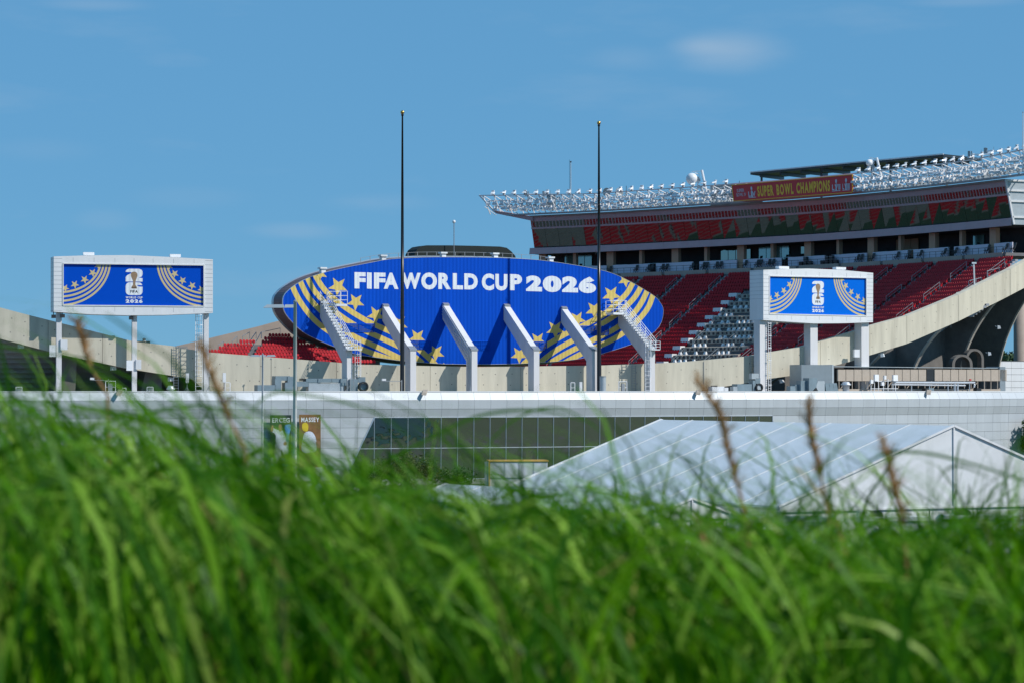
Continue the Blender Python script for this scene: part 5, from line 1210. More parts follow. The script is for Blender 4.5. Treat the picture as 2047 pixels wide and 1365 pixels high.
for pa, pb, ya, yb in ((436, 447, 694, 686), (464, 474, 686, 676), (485, 499, 676, 668), (523, 560, 668, 660), (489, 512, 700, 668), (503, 522, 702, 668)):
    a, _ = on_ring(pa, 17, 0); b, _ = on_ring(pb, 21, 0); a.z = zat(ya - 4, a.y); b.z = zat(yb - 4, b.y); mb.bar(a - LO, b - LO, .08); mb.bar(a - LO, a - LO - Vector((0, 0, 1)), .06); mb.bar(b - LO, b - LO - Vector((0, 0, 1)), .06)
mb.build('aisle_rail', 'grey', ls)
# ---------------- plant and fittings on the flat roof ----------------
def roof(name, label, cat, px, off=5.0, group=None, daz=0):
    p, a = on_ring(px, off, DECK); o = thing(name, label, cat, p, a + daz, group); return o, Frame(p, a + daz)
def rbox(o, f, nm, m_, x0, x1, yt, yb=None, d=1.5, y=0.0, base=False):
    a = f.hit(x0, yt, y); b = f.hit(x1, yb if yb else 782, y); mb = MB(); mb.box(a[0], b[0], y, y + d, 0 if (yb is None) else b[1], a[1]); return mb.build(nm, m_, o)
# left ducts
o, f = roof('roof_ductwork', 'blue-grey air ducts and boxes on the roof left of the oval board columns', 'ductwork', 640, 5)
for x0, x1, yt, yb, m_, nm in ((515, 552, 769, 781, 'duct', 'duct_box'), (550, 563, 757, 781, 'duct', 'duct_box'), (551, 580, 751, 760, 'duct', 'cross_duct'), (575, 587, 752, 765, 'duct', 'elbow'), (570, 586, 764, 781, 'duct', 'duct_box'), (587, 618, 762, 772, 'duct', 'cross_duct'), (604, 617, 756, 760, 'steel', 'cap'), (612, 636, 756, 764, 'duct', 'cross_duct'), (636, 663, 756, 764, 'duct', 'cross_duct'), (663, 681, 756, 764, 'duct', 'cross_duct'), (681, 693, 756, 770, 'duct', 'cross_duct'), (617, 688, 765, 781, 'ductlight', 'long_box'), (700, 716, 757, 781, 'duct', 'duct_box'), (716, 731, 753, 764, 'duct', 'fan_hood')):
    rbox(o, f, nm, m_, x0, x1 - .5, yt, yb, 1.3 + (x0 % 7) * .15, (x0 % 5) * .1)
mb = MB(); x, z = f.hit(727.5, 772, -.4)
for k in range(20):
    a, b = 2 * math.pi * k / 20, 2 * math.pi * (k + 1) / 20; mb.hexa([(x + .74 * math.cos(a), -.4, z + .74 * math.sin(a)), (x + .74 * math.cos(b), -.4, z + .74 * math.sin(b)), (x + .54 * math.cos(b), -.4, z + .54 * math.sin(b)), (x + .54 * math.cos(a), -.4, z + .54 * math.sin(a))], [(x + .74 * math.cos(a), .4, z + .74 * math.sin(a)), (x + .74 * math.cos(b), .4, z + .74 * math.sin(b)), (x + .54 * math.cos(b), .4, z + .54 * math.sin(b)), (x + .54 * math.cos(a), .4, z + .54 * math.sin(a))])
mb.build('fan_ring', 'steel', o); mb = MB(); mb.lathe([(.02, -.1), (.5, -.1), (.5, .3)], n=16); mb.v = [(v[0] + x, -v[2], v[1] + z) for v in mb.v]; mb.build('fan_face', 'duct', o)
mb = MB(); a = f.hit(690, 781, -.5); b = f.hit(702, 768, -.5); mb.bar((a[0], -.5, a[1]), (b[0], -.5, b[1]), .07)
for q in (694, 700, 707): a = f.hit(q, 781, -.5); b = f.hit(q, 754, -.5); mb.bar((a[0], -.5, a[1]), (b[0], -.5, b[1]), .09)
mb.build('pipes', 'grey', o)
def vent_fan(px, py, lb, off=5):
    o, f = roof('fan_unit', lb, 'fan', px, off, 'round roof fans'); x, z = f.hit(px, py, -.4); mb = MB()
    for k in range(20):
        a, b = 2 * math.pi * k / 20, 2 * math.pi * (k + 1) / 20; mb.hexa([(x + .68 * math.cos(a), -.4, z + .68 * math.sin(a)), (x + .68 * math.cos(b), -.4, z + .68 * math.sin(b)), (x + .5 * math.cos(b), -.4, z + .5 * math.sin(b)), (x + .5 * math.cos(a), -.4, z + .5 * math.sin(a))], [(x + .68 * math.cos(a), .4, z + .68 * math.sin(a)), (x + .68 * math.cos(b), .4, z + .68 * math.sin(b)), (x + .5 * math.cos(b), .4, z + .5 * math.sin(b)), (x + .5 * math.cos(a), .4, z + .5 * math.sin(a))])
    mb.build('fan_ring', 'steel', o); rbox(o, f, 'hood', 'duct', px - 9, px + 1, 755, 766, 1.2); rbox(o, f, 'body', 'duct', px - 14, px - 8, 760, 781, 1.2)
    mb = MB(); mb.box(x - .35, x + .35, -.2, 0, z - .35, z + .35); mb.build('fan_face', 'ductlight', o); return o, f
o, f = vent_fan(1519, 774, 'round black-rimmed fan at the foot of the right sign ladder')
rbox(o, f, 'side_duct', 'duct', 1474, 1503, 767, 781, 1.5); rbox(o, f, 'small_duct', 'ductlight', 1466, 1475, 772, 781, 1); rbox(o, f, 'upper_box', 'ductlight', 1503, 1517, 746, 757, .8)
o, f = roof('roof_hatch_unit', 'low white cabinets on the roof left of the right-hand fan', 'cabinet', 1440, 5); rbox(o, f, 'cabinet', 'lamp', 1424, 1448, 772, 781, 1.3); rbox(o, f, 'cabinet', 'lamp', 1447, 1456, 774, 781, 1); rbox(o, f, 'top_box', 'steel', 1425, 1434, 770, 773, .6)
# corrugated plant box, curved ducts, mushroom vent
o, f = roof('corrugated_plant_box', 'grey corrugated plant box with curved ducts in front, below the right-hand sign', 'plant room', 1633, 6)
rbox(o, f, 'corrugated_box', 'corrug', 1602, 1662, 728.5, 781, 3); rbox(o, f, 'end_panel', 'ductlight', 1662.5, 1667, 728.5, 781, 3)
rbox(o, f, 'duct_box', 'duct', 1601, 1614, 760, 781, 1.2, -1.6); 
mb = MB(); c = [f.hit(*q, -1.8) for q in ((1614, 755), (1631, 755), (1629, 772), (1622, 780), (1614, 781))]; mb.prism(ccw(c), -2.2, -.7); mb.build('scoop_duct', 'duct', o)
mb = MB(); c = [f.hit(*q, -1.8) for q in ((1633, 761), (1647, 761), (1647, 781), (1634, 781), (1630, 773))]; mb.prism(ccw(c), -2.0, -.7); mb.build('pleated_duct', 'ductlight', o)
for i in range(3): c = [f.hit(*q, -1.6) for q in ((1648 + 8 * i, 767), (1655 + 8 * i, 765), (1658 + 8 * i, 781), (1650 + 8 * i, 781))]; mb = MB(); mb.prism(ccw(c), -1.8, -.6); mb.build('small_duct', 'duct', o)
rbox(o, f, 'small_duct', 'duct', 1580, 1592, 771, 781, 1, -1); rbox(o, f, 'small_duct', 'duct', 1590, 1600, 768, 781, 1, -1)
def mushroom(px, w_, yt, lb, off=4):
    o, f = roof('mushroom_vent', lb, 'vent', px, off, 'silver mushroom vents'); x, z = f.hit(px, yt); r = w_ / 2 / 12.2; mb = MB(); mb.lathe([(.01, z), (r * .5, z - .03), (r * .75, z - .18), (r * .8, z - .35), (r, z - .42), (r, z - .6), (r * .7, z - .68), (r * .6, 0)], (x, 0, 0), 18); mb.build('cap', 'silver', o, smooth=True); mb = MB(); mb.box(x - r * .8, x + r * .8, -r * .8, r * .8, 0, .25); mb.build('curb', 'grey', o)
mushroom(1691, 21, 762, 'silver mushroom vent in front of the tan louvred screens', 4); mushroom(341, 15, 770, 'silver mushroom vent low on the roof at the left')
# long tan louvred plant screens
o, f = roof('louvred_plant', 'long tan louvred plant screen with pipes on the roof at the right', 'roof plant', 1840, 8, daz=.0)
f0 = f
rbox(o, f, 'top_beam', 'ductlight', 1668, 1996, 731.5, 736, 5, .4); rbox(o, f, 'shadow_sheet', 'steel', 1668, 1990, 735, 781, .3, 4.2); rbox(o, f, 'end_column', 'corrug', 1999, 2010, 732.5, 781, 3, 0)  # dark sheet stands in for the shadow behind the louvres
px = 1675
k = 0
while px < 1998:
    if 1857 < px + 8 < 1871: rbox(o, f, 'dark_door', 'steel', px + .5, px + 14, 737, 762, .3, .1)
    else: rbox(o, f, 'louvre_panel', 'louver', px + .4, px + 15.4, 738, 761, .25, 0)
    px += 16.1
mb = MB(); px = 1677
while px < 1998:
    a = f.hit(px, 761, .1); b = f.hit(px, 781, .1); mb.bar((a[0], .1, a[1]), (b[0], .1, b[1]), .12)
    if int(px) % 4 == 1: c = f.hit(px + 12, 764, .1); mb.bar((b[0], .1, b[1]), (c[0], .1, c[1]), .1)
    px += 13.2
a = f.hit(1675, 779, 0); b = f.hit(1999, 779, 0); mb.bar((a[0], 0, a[1]), (b[0], 0, b[1]), .2, .35); mb.build('legs', 'louver', o)
mb = MB(); a = f.hit(1785, 764, -1.2); b = f.hit(1948, 764.5, -1.2); mb.tube([(a[0], -1.2, a[1]), (b[0], -1.2, b[1])], .2, 10); a2 = f.hit(1782, 768, -1.2); b2 = f.hit(1950, 770, -1.2); mb.tube([(a2[0], -1.2, a2[1]), (b2[0] - 3, -1.2, b2[1])], .13, 8); mb.tube([(b[0] - .3, -1.2, b[1]), (b[0], -1.2, b[1] - .3), (b[0] - .15, -1.2, b[1] - .8)], .18, 8)
for q in (1908, 1914, 1785, 1822, 1858, 1895, 1938): a = f.hit(q, 766, -1.2); b = f.hit(q, 781, -1.2); mb.tube([(a[0], -1.2, a[1]), (b[0], -1.2, b[1])], .1 if q not in (1908, 1914) else .2, 6)
mb.build('pipework', 'silver', o)
mb = MB()
for q, yt in ((1741, 757), (1748, 752), (1756, 755), (1766, 752), (1775, 757), (1790, 752)): a = f.hit(q, yt, -1.5); b = f.hit(q, 781, -1.5); mb.bar((a[0], -1.5, a[1]), (b[0], -1.5, b[1]), .1)
a = f.hit(1740, 776, -1.5); b = f.hit(1795, 776, -1.5); mb.bar((a[0], -1.5, a[1]), (b[0], -1.5, b[1]), .09); a = f.hit(1740, 762, -1.5); b = f.hit(1795, 760, -1.5); mb.bar((a[0], -1.5, a[1]), (b[0], -1.5, b[1]), .09); mb.build('antenna_frame', 'lamp', o)
for q0, q1, yt, yb in ((1749, 1757, 748, 761), (1768, 1772, 750, 758), (1786, 1795, 749, 761), (1741, 1746, 759, 766), (1763, 1768, 763, 770)): rbox(o, f, 'antenna_panel', 'lamp', q0, q1, yt, yb, .3, -1.9)
rbox(o, f, 'cabinet', 'duct', 1857, 1867, 775, 781, .8, -2); rbox(o, f, 'cabinet', 'steel', 1850, 1857, 775, 781, .8, -2); rbox(o, f, 'cabinet', 'steel', 1953, 1962, 775, 781, .8, -2); rbox(o, f, 'red_valve', 'red', 1939, 1942, 757, 760, .2, -1.3)
# small roof items, left to right
def antenna(px, yt, lb, panel=True, arm=0):
    o, f = roof('roof_antenna', lb, 'antenna', px, 4, 'small white antennas on the flat roof'); x, z = f.hit(px, yt); mb = MB(); mb.bar((x, 0, 0), (x, 0, z), .1)
    for s_ in (-.5, .5): mb.bar((x, 0, .9), (x + s_, .3, 0), .06)
    mb.build('mast', 'grey', o)
    if panel: mb = MB(); mb.box(x - .22, x + .22, -.25, 0, z - 1.3, z + .1); mb.build('panel', 'lamp', o)
antenna(374, 747, 'small white antenna panel left of the caged ladder'); antenna(448, 746, 'small white antenna panel among frames left of the ducts'); antenna(418, 735, 'slim aerial just right of the first caged ladder', True); antenna(1160, 764, 'bunch of small white loudspeakers between the last two columns'); 
for px, yt, w_, lb in ((38, 773, 12, 'low white wire box on the roof at the far left'), (221, 761, 20, 'white tubular guard frame on the roof at the left'), (300, 773, 12, 'small square pipe frame on the roof near the left sign middle post'), (248, 775, 8, 'small bent pipe frame beside the guard frame'), (1145, 764, 8, 'thin tall pipe hoop left of the small loudspeakers'), (1245, 762, 16, 'white tripod of aerials left of the right-hand caged ladder'), (455, 764, 10, 'cluster of pipe hoops on the roof left of the ducts')):
    o, f = roof('pipe_frame', lb, 'frame', px, 4, 'pipe frames on the flat roof'); a = f.hit(px - w_ / 2, yt); b = f.hit(px + w_ / 2, yt); mb = MB(); mb.bar((a[0], 0, 0), (a[0], 0, a[1]), .1); mb.bar((b[0], 0, 0), (b[0], 0, a[1]), .1); mb.build('uprights', 'lamp', o)
    mb = MB(); mb.bar((a[0], 0, a[1]), (b[0], 0, a[1]), .1); mb.bar((a[0], 0, a[1] * .5), (b[0], 0, a[1] * .5), .07); mb.build('crossbars', 'lamp', o)
    if w_ > 10: mb = MB(); mb.box((a[0] + b[0]) / 2 - .25, (a[0] + b[0]) / 2 + .25, -.2, .2, .1, a[1] * .8); mb.build('box', 'grey', o)
def cam_arm(px, py, pbase, lb):
    o, f = roof('camera_arm', lb, 'camera', pbase, 3, 'white roof cameras on arms'); a = f.hit(px, py); b = f.hit(pbase, py + 1); mb = MB(); mb.bar((b[0], 0, 0), (b[0], 0, b[1] + .1), .12); mb.bar((a[0], 0, a[1] - .15), (b[0], 0, b[1] - .1), .09); mb.build('arm', 'grey', o); mb = MB(); mb.box(a[0] - .3, a[0] + .3, -.2, .15, a[1] - .12, a[1] + .2); mb.build('camera', 'lamp', o)
cam_arm(184, 757, 217, 'white camera on a long arm between the first two posts of the left sign'); cam_arm(767, 759, 803, 'white camera on an arm left of the left flagpole foot')
o, f = roof('roof_vent_pipe', 'grey cylinder standing right of the right flagpole foot', 'vent pipe', 1205, 5); x, z = f.hit(1205, 752); mb = MB(); mb.lathe([(.01, z + .02), (.5, z), (.5, 0)], (x, 0, 0), 16); mb.build('cylinder', 'ductlight', o, smooth=False); mb = MB(); mb.lathe([(.53, z - .1), (.53, z + .06), (.45, z + .06)], (x, 0, 0), 16); mb.build('rim', 'grey', o)
# ladders fixed to the rim wall
for px, yt in ((352, 692), (1267, 730), (1503, 710)):
    p, a = on_ring(px, WO - .25, 0); zt = zat(yt, p.y); p.z = DECK; o = thing('wall_ladder', {352: 'thin grey ladder on the cream wall left of the left sign caged ladder', 1267: 'thin grey ladder on the cream wall left of the right-hand stair tower', 1503: 'bent grey ladder on the cream wall just left of the right-hand sign post'}[px], 'ladder', p, a, 'thin wall ladders'); h = zt - DECK; mb = MB()
    for s_ in (-.35, .35): mb.bar((s_, 0, 0), (s_, 0, h), .07)
    mb.build('stiles', 'grey', o); mb = MB(); z = .3
    while z < h: mb.bar((-.35, 0, z), (.35, 0, z), .05); z += .4
    mb.build('rungs', 'grey', o)
# little siren on the left wall crest
p, a = on_ring(288, WO + .5, 0); p.z = zat(687, p.y); o = thing('roof_siren', 'small grey siren standing on the crest of the left cream wall', 'siren', p); mb = MB(); mb.tube([(0, 0, 0), (0, 0, .5)], .12, 8); mb.build('stem', 'steel', o); mb = MB(); mb.lathe([(.3, .25), (.35, .35), (.2, .55), (.28, .7), (.02, .85)], n=12); mb.build('horns', 'grey', o)

# ---------------- far right: white tiled block, round tower, wooded hill ----------------
p = P(1986, 780, 520); o = thing('white_tiled_block', 'white tiled building block at the right edge behind the louvred plant', 'building', (p.x, p.y, 8), R(35)); f = Frame(o.location, R(35)); zt = f.hit(1986, 722)[1]; z0 = f.hit(1986, 782)[1] - .5; x0 = f.hit(1984, 780)[0]
mb = MB(); mb.box(x0, x0 + 30, .12, 10, 0, zt + .1); mb.build('core', 'joint', o)
for j in range(5):
    for i in range(9):
        mb = MB(); h = (zt - z0) / 5; mb.box(x0 + i * 2.7 + .03, x0 + i * 2.7 + 2.67, 0, .11, z0 + j * h + .03, z0 + j * h + h - .03); mb.build('wall_tile', 'cladding', o)
p = P(2040, 720, 560); o = thing('round_concrete_tower', 'tall round pale concrete column at the right edge beyond the rim wall', 'tower', (p.x, p.y, 0)); zt = zat(560, 560); mb = MB(); mb.lathe([(1.45, 0), (1.45, zt), (.01, zt + .1)], n=32); mb.build('shaft', 'cream2', o, smooth=True); mb = MB(); mb.lathe([(1.9, zt), (1.9, zt + .8), (.01, zt + .8)], n=32); mb.build('cap', 'conc', o)
mb = MB(); hr = random.Random(9); vs = []; fs = []; nx, ny = 50, 8
def hill(x, t): return 14 + (26 + 14 * math.sin(x * .0042 + .6) + 8 * math.sin(x * .011) + 5 * math.sin(x * .027 + 1)) * t
for j in range(ny + 1):
    for i in range(nx + 1): x = -900 + i * 44; vs.append((x, 1500 + j * 60, -12 + hill(x, math.sin(min(1, j / 6) * math.pi / 2))))
for j in range(ny):
    for i in range(nx): a = j * (nx + 1) + i; fs.append((a, a + 1, a + nx + 2, a + nx + 1))
mb.add(vs, fs); structure('hills', mb, 'turf')
mb = MB()
for k in range(9000):
    x = hr.uniform(60, 520) if k % 3 else hr.uniform(-900, 900); j = hr.random(); y = 1500 + j * 480; z = -12 + hill(x, math.sin(min(1, j * 8 / 6) * math.pi / 2)); c = Vector((x, y, z + hr.uniform(1, 9)))
    for q in range(3):
        d = Vector((hr.gauss(0, 1), hr.gauss(0, 1), hr.gauss(0, 1))).normalized(); e = d.orthogonal().normalized() * hr.uniform(1, 2.6); g_ = d.cross(e).normalized() * hr.uniform(1, 2.6); cc = c + d * hr.uniform(0, 2.5); mb.add([cc - e, cc - g_, cc + e, cc + g_], [(0, 1, 2, 3)])
M['farleaf'] = mat('far_foliage', (.045, .085, .035), .8, var=.45, nscale=.05)
o = mb.build('far_wood', 'farleaf'); o['kind'] = 'stuff'; tag(o, 'distant wooded hillside seen past the round tower at the right', 'woodland')

# ---------------- trees and shrubs ----------------
def tree(px, Y, h, rad, label, m_='hedge', n=2600, seed=1, leaf=.22, group=None):
    r_ = random.Random(seed); p = P(px, 780, Y); gz = ground_z(p.x, p.y); t = thing('leafy_tree', label, 'tree', (p.x, p.y, gz), 0, group)
    mb = MB(); mb.tube([(0, 0, 0), (.1, 0, h * .3), (-.05, .1, h * .6), (0, 0, h * .85)], [.2 * h / 6, .15 * h / 6, .1 * h / 6, .03], 8)
    for k in range(6): a = k * 2.4; mb.tube([(0, 0, h * (.3 + .07 * k)), (math.cos(a) * rad * .5, math.sin(a) * rad * .5, h * (.5 + .06 * k)), (math.cos(a) * rad * .8, math.sin(a) * rad * .8, h * (.62 + .05 * k))], [.07, .05, .02], 5)
    mb.build('trunk', 'bark', t); mb = MB(); cl_ = [(Vector((r_.gauss(0, .45) * rad, r_.gauss(0, .45) * rad, h * (.35 + .6 * r_.random()))), rad * r_.uniform(.22, .45)) for _ in range(22)]
    for k in range(n):
        c, rr_ = r_.choice(cl_); d = Vector((r_.gauss(0, 1), r_.gauss(0, 1), r_.gauss(0, 1))).normalized(); q = c + d * rr_ * r_.uniform(.55, 1.1); e = Vector((r_.gauss(0, 1), r_.gauss(0, 1), r_.gauss(0, .6))).normalized() * leaf; g_ = e.cross(d).normalized() * leaf * .5 if e.cross(d).length > .01 else Vector((0, 0, leaf)); mb.add([q - e, q - g_, q + e, q + g_], [(0, 1, 2, 3)])
    mb.build('crown', m_, t)
tree(812, 330, 5.6, 3.6, 'olive-coloured bushy tree in front of the dark glass, left of centre', 'oliveleaf', 4200, 3, .2)
tree(905, 338, 3.6, 2.4, 'low green shrub beside the olive tree before the glass', 'hedge', 1800, 4, .2)
tree(720, 325, 4.2, 2.6, 'green shrub left of the olive tree under the slanted glass edge', 'hedge', 2200, 5, .2)
tree(2072, 455, 9.5, 3.2, 'tree at the right edge beyond the end of the silver building', 'hedge', 3500, 6, .35)
# trees behind the camera and on the slope, mirrored in the glass front
k = 0
for x, y, h in ((70, 40, 11), (85, 70, 13), (100, 50, 12), (118, 85, 14), (135, 60, 11), (150, 95, 13), (170, 70, 14), (190, 100, 12), (95, 105, 12), (215, 80, 14), (240, 110, 13), (265, 90, 12), (290, 120, 14), (130, 120, 10), (60, 10, 11), (160, 20, 14), (200, 40, 14), (320, 110, 13), (255, 50, 14), (105, 10, 13)):
    k += 1; t = None
    r_ = random.Random(40 + k); gz = ground_z(x, y); t = thing('hillside_tree', ORD[k - 1] + ' leafy tree off the right of the photo, mirrored in the glass', 'tree', (x, y, gz), 0, 'trees off the right side, mirrored in the glass'); mb = MB(); mb.tube([(0, 0, 0), (0, 0, h * .6)], .3, 7, .1); mb.build('trunk', 'bark', t); mb = MB()
    for q in range(900): d = Vector((r_.gauss(0, 1), r_.gauss(0, 1), r_.gauss(0, 1))).normalized() * h * .36 * r_.uniform(.5, 1); c = d + Vector((0, 0, h * .62)); e = Vector((r_.gauss(0, 1), r_.gauss(0, 1), r_.gauss(0, 1))).normalized() * .6; g_ = e.orthogonal().normalized() * .4; mb.add([c - e, c - g_, c + e, c + g_], [(0, 1, 2, 3)])
    mb.build('crown', 'hedge', t)

# ---------------- marquees ----------------
def tent(near, far, Yn, Yf, hw, pyr, pyf, drop, nb, label, wallc='tentwall'):
    a = P(near, pyr, Yn); b = P(far, pyf, Yf); z = (a.z + b.z) / 2; a.z = b.z = z; d = (b - a); d.z = 0; Ln = d.length; az = math.atan2(-d.x, d.y)   # local y runs away along the ridge
    o = thing('white_marquee', label, 'tent', (a.x, a.y, 0), az); ez = z - drop
    for s_ in (-1, 1):
        for k in range(nb):
            y0, y1 = Ln * k / nb + .05, Ln * (k + 1) / nb - .05; mb = MB(); m3 = 3; vs = []; fs = []
            for i in range(5):
                for j in range(4):
                    u = i / 4; v = j / 3; sag = .07 * math.sin(math.pi * v) * math.sin(math.pi * u * .9 + .1); vs.append((s_ * (hw + .25) * u, y0 + (y1 - y0) * v, z - (drop + .1) * u - sag))
            for i in range(4):
                for j in range(3): q = i * 4 + j; fs.append((q, q + 1, q + 5, q + 4))
            mb.add(vs, fs); mb.build('roof_sheet', 'tentfab', o, smooth=True)
        for k in range(nb + 1):
            mb = MB(); mb.bar((0, Ln * k / nb, z + .0), (s_ * (hw + .25), Ln * k / nb, ez - .1), .09, .07, up=(0, 1, 0)); mb.build('roof_rib', 'tentfly', o)
            mb = MB(); mb.box(s_ * hw - .1, s_ * hw + .1, Ln * k / nb - .1, Ln * k / nb + .1, 0, ez); mb.build('leg', 'silver', o)
        for k in range(nb):
            mb = MB(); mb.box(min(s_ * hw, s_ * (hw + .03)), max(s_ * hw, s_ * (hw + .03)), Ln * k / nb + .12, Ln * (k + 1) / nb - .12, .05, ez - .25); mb.build('side_wall', wallc, o)
        mb = MB(); mb.box(s_ * hw - .14, s_ * hw + .16, 0, Ln, ez - .32, ez - .02); mb.build('eaves_gutter', 'grey', o)
    for y, e in ((0, -1), (Ln, 1)):
        for s_ in (-1, 1):
            mb = MB(); q = [(0, z - .05), (s_ * hw, ez), (s_ * hw, ez - .35), (0, ez - .35)]; mb.prism(ccw(q), y + e * .06, y + e * .02); mb.build('gable_sheet', 'tentfly', o)
        mb = MB(); mb.bar((0, y + e * .1, 0), (0, y + e * .1, z), .12); mb.bar((-hw, y + e * .1, ez - .35), (hw, y + e * .1, ez - .35), .16, .14)
        for s_ in (-1, 1): mb.bar((0, y + e * .1, z), (s_ * (hw + .2), y + e * .1, ez), .16, .2, up=(0, 1, 0))
        mb.build('gable_frame', 'white', o)
        n_ = max(2, int(hw * 2 / 4)); st_ = 2 * hw / n_
        for k in range(n_): mb = MB(); mb.box(-hw + k * st_ + .06, -hw + (k + 1) * st_ - .06, y - .03, y + .03, .05, ez - .42); mb.build('end_wall', wallc, o)
    return o
tent(1905, 1322, 200, 241, 15.6, 850, 838, 5.9, 8, 'big white marquee with long ribbed roof and pleated gable facing the grass')
tent(1382, 893, 192, 222, 3.3, 995, 966, 1.15, 6, 'small low white marquee in front of the big one, to its left')
tent(700, 640, 236, 250, 3.2, 968, 965, 1.2, 3, 'tiny white marquee glimpsed through the grass left of centre')
tent(1023.5 + FPX * 112 / 215, 1023.5 + FPX * 92 / 258, 215, 258, 15.6, 850, 838, 5.9, 8, 'added second white marquee, unseen off the right side, for the glass to mirror')  # added out of view so the glass front has a tent to mirror
# white display box with orange top
p = P(1032, 950, 262); o = thing('display_cabin', 'white panelled cabin with orange top edge left of the big marquee roof', 'cabin', (p.x, p.y, 0), R(6)); f = Frame(o.location, R(6)); a = f.hit(979, 922); b = f.hit(1095, 960)
mb = MB(); mb.box(a[0], b[0], .1, 3, 0, a[1]); mb.build('core', 'white', o)
for i in range(4): w_ = (b[0] - a[0]) / 4; mb = MB(); mb.box(a[0] + i * w_ + .06, a[0] + (i + 1) * w_ - .06, 0, .1, a[1] - 1.6, a[1] - .15); mb.build('front_panel', 'tentfab', o)
mb = MB(); mb.box(a[0] - .1, b[0] + .1, -.08, 3.1, a[1], a[1] + .12); mb.box(a[0] - .12, a[0], -.08, .1, 0, a[1]); mb.build('orange_trim', 'yellowtrim', o)
mb = MB(); mb.box(a[0] - .5, a[0] - .2, 0, .3, 0, a[1]); mb.build('side_post', 'grey', o)
# trailers
def trailer(pa, pb, yt, Y, label, body='white', acs=()):
    p = P(pa, yt, Y); q = P(pb, yt, Y); W_ = q.x - p.x; H = p.z; o = thing('service_trailer', label, 'trailer', (p.x, p.y, 0), R(3), 'trailers beside the marquee')
    pr = [(0, .7), (W_, .7), (W_, H - .25), (W_ - .25, H), (.25, H), (0, H - .25)]; mb = MB(); mb.prism(pr, 0, 2.5); mb.build('body', body, o)
    mb = MB(); mb.box(.05, W_ - .05, -.06, 0, H - .34, H - .26); mb.build('trim', 'grey', o); mb = MB(); mb.box(.05, W_ - .05, -.05, 0, .75, .95); mb.build('trim', 'grey', o)
    for i in range(2): mb = MB(); x = W_ * (.2 + .42 * i); mb.box(x, x + W_ * .28, -.04, .0, H - 2.1, H - 1.0); mb.build('hatch', 'ductlight', o); 
    mb = MB(); mb.hexa([(W_ * .2, -.9, H - .85), (W_ * .48, -.9, H - .85), (W_ * .48, -.05, H - .75), (W_ * .2, -.05, H - .75)], [(W_ * .2, -.9, H - .8), (W_ * .48, -.9, H - .8), (W_ * .48, -.05, H - .7), (W_ * .2, -.05, H - .7)]); mb.build('awning', 'white', o)
    for i in range(2):
        mb = MB(); mb.lathe([(.05, -.12), (.42, -.12), (.42, .12), (.05, .12)], n=18); mb.v = [(v[0] + W_ * .5 + i, v[2] + .15, v[1] + .42) for v in mb.v]; mb.build('wheel', 'black', o)
    for x_, m_ in acs: mb = MB(); mb.prism([(x_ - .55, H), (x_ + .55, H), (x_ + .5, H + .3), (x_ + .2, H + .42), (x_ - .35, H + .42)], .8, 1.8); mb.build('air_conditioner', m_, o)
trailer(1722, 1868, 1033, 189, 'white service trailer with a small pale rooftop unit, in front of the marquee', acs=((.4, 'lamp'), (1.2, 'steel')))
trailer(1885, 2075, 1030, 187, 'white service trailer with a dark rooftop unit at the right edge', acs=((1.7, 'black'),))
trailer(1484, 1660, 1034, 186, 'dark grey container trailer under the left eave of the big marquee', 'corrug')
# crowd fence
p = P(1250, 1060, 165); q = P(1420, 1060, 165); o = thing('crowd_fence', 'thin dark rail fence in front of the small marquee', 'fence', (p.x, p.y, 0)); zt = zat(1062, 165)
M2 = MB(); M2.bar((0, 0, zt - .3), (q.x - p.x, 0, zt - .3), .06); M2.bar((0, 0, .3), (q.x - p.x, 0, .3), .06); M2.build('rail', 'steel', o)
pm_ = MB(); pm_.bar((0, 0, 0), (0, 0, zt), .06); pme = pm_.mesh('post', 'steel'); x = 0
while x < q.x - p.x: link('post', pme, o, mw=Matrix.Translation((x, 0, 0))); x += .5
# ---------------- street lamps ----------------
def lamp_post(px, yt, Y, rr, label, arms, hl):
    p = P(px, yt, Y); gz = ground_z(p.x, p.y); o = thing('street_lamp', label, 'street lamp', (p.x, p.y, gz), 0); H = p.z - gz; k = Y / FPX
    mb = MB(); mb.tube([(0, 0, 0), (0, 0, H * .5), (0, 0, H)], [rr * 1.25, rr * 1.1, rr * .9], 12); mb.build('pole', 'palepole', o, smooth=True)
    mb = MB(); mb.lathe([(rr * .95, H), (rr * .95, H + .05), (.01, H + .12)], n=12); mb.box(-rr * 2, rr * 2, -rr * 2, rr * 2, 0, .3); mb.build('cap_and_base', 'grey', o)
    for s_, d0, d1 in arms:
        x0, x1 = s_ * rr * .5, s_ * (d0 * k); x2 = s_ * d1 * k; z = H - hl * k
        mb = MB(); mb.hexa([(min(x0, x1), -.06, z - .06), (max(x0, x1), -.06, z - .06), (max(x0, x1), .06, z - .06), (min(x0, x1), .06, z - .06)], [(min(x0, x1), -.06, z + .09), (max(x0, x1), -.06, z + .09), (max(x0, x1), .06, z + .09), (min(x0, x1), .06, z + .09)]); mb.build('arm', 'palepole', o)
        a, b = min(x1, x2), max(x1, x2); mb = MB(); mb.hexa([(a, -.16, z - .07), (b, -.16, z - .07), (b, .16, z - .07), (a, .16, z - .07)], [(a + .2, -.1, z + .09), (b - .1, -.1, z + .1), (b - .1, .1, z + .1), (a + .2, .1, z + .09)]); mb.build('lamp_head', 'ductlight', o)
lamp_post(590, 604, 130, .095, 'tall silver street lamp with one arm to the left, in front of the posters', ((-1, 20, 64),), 9)
lamp_post(525, 708, 240, .085, 'thinner distant street lamp with two arms, left of the tall single-arm lamp', ((-1, 6, 26), (1, 6, 26)), 3)
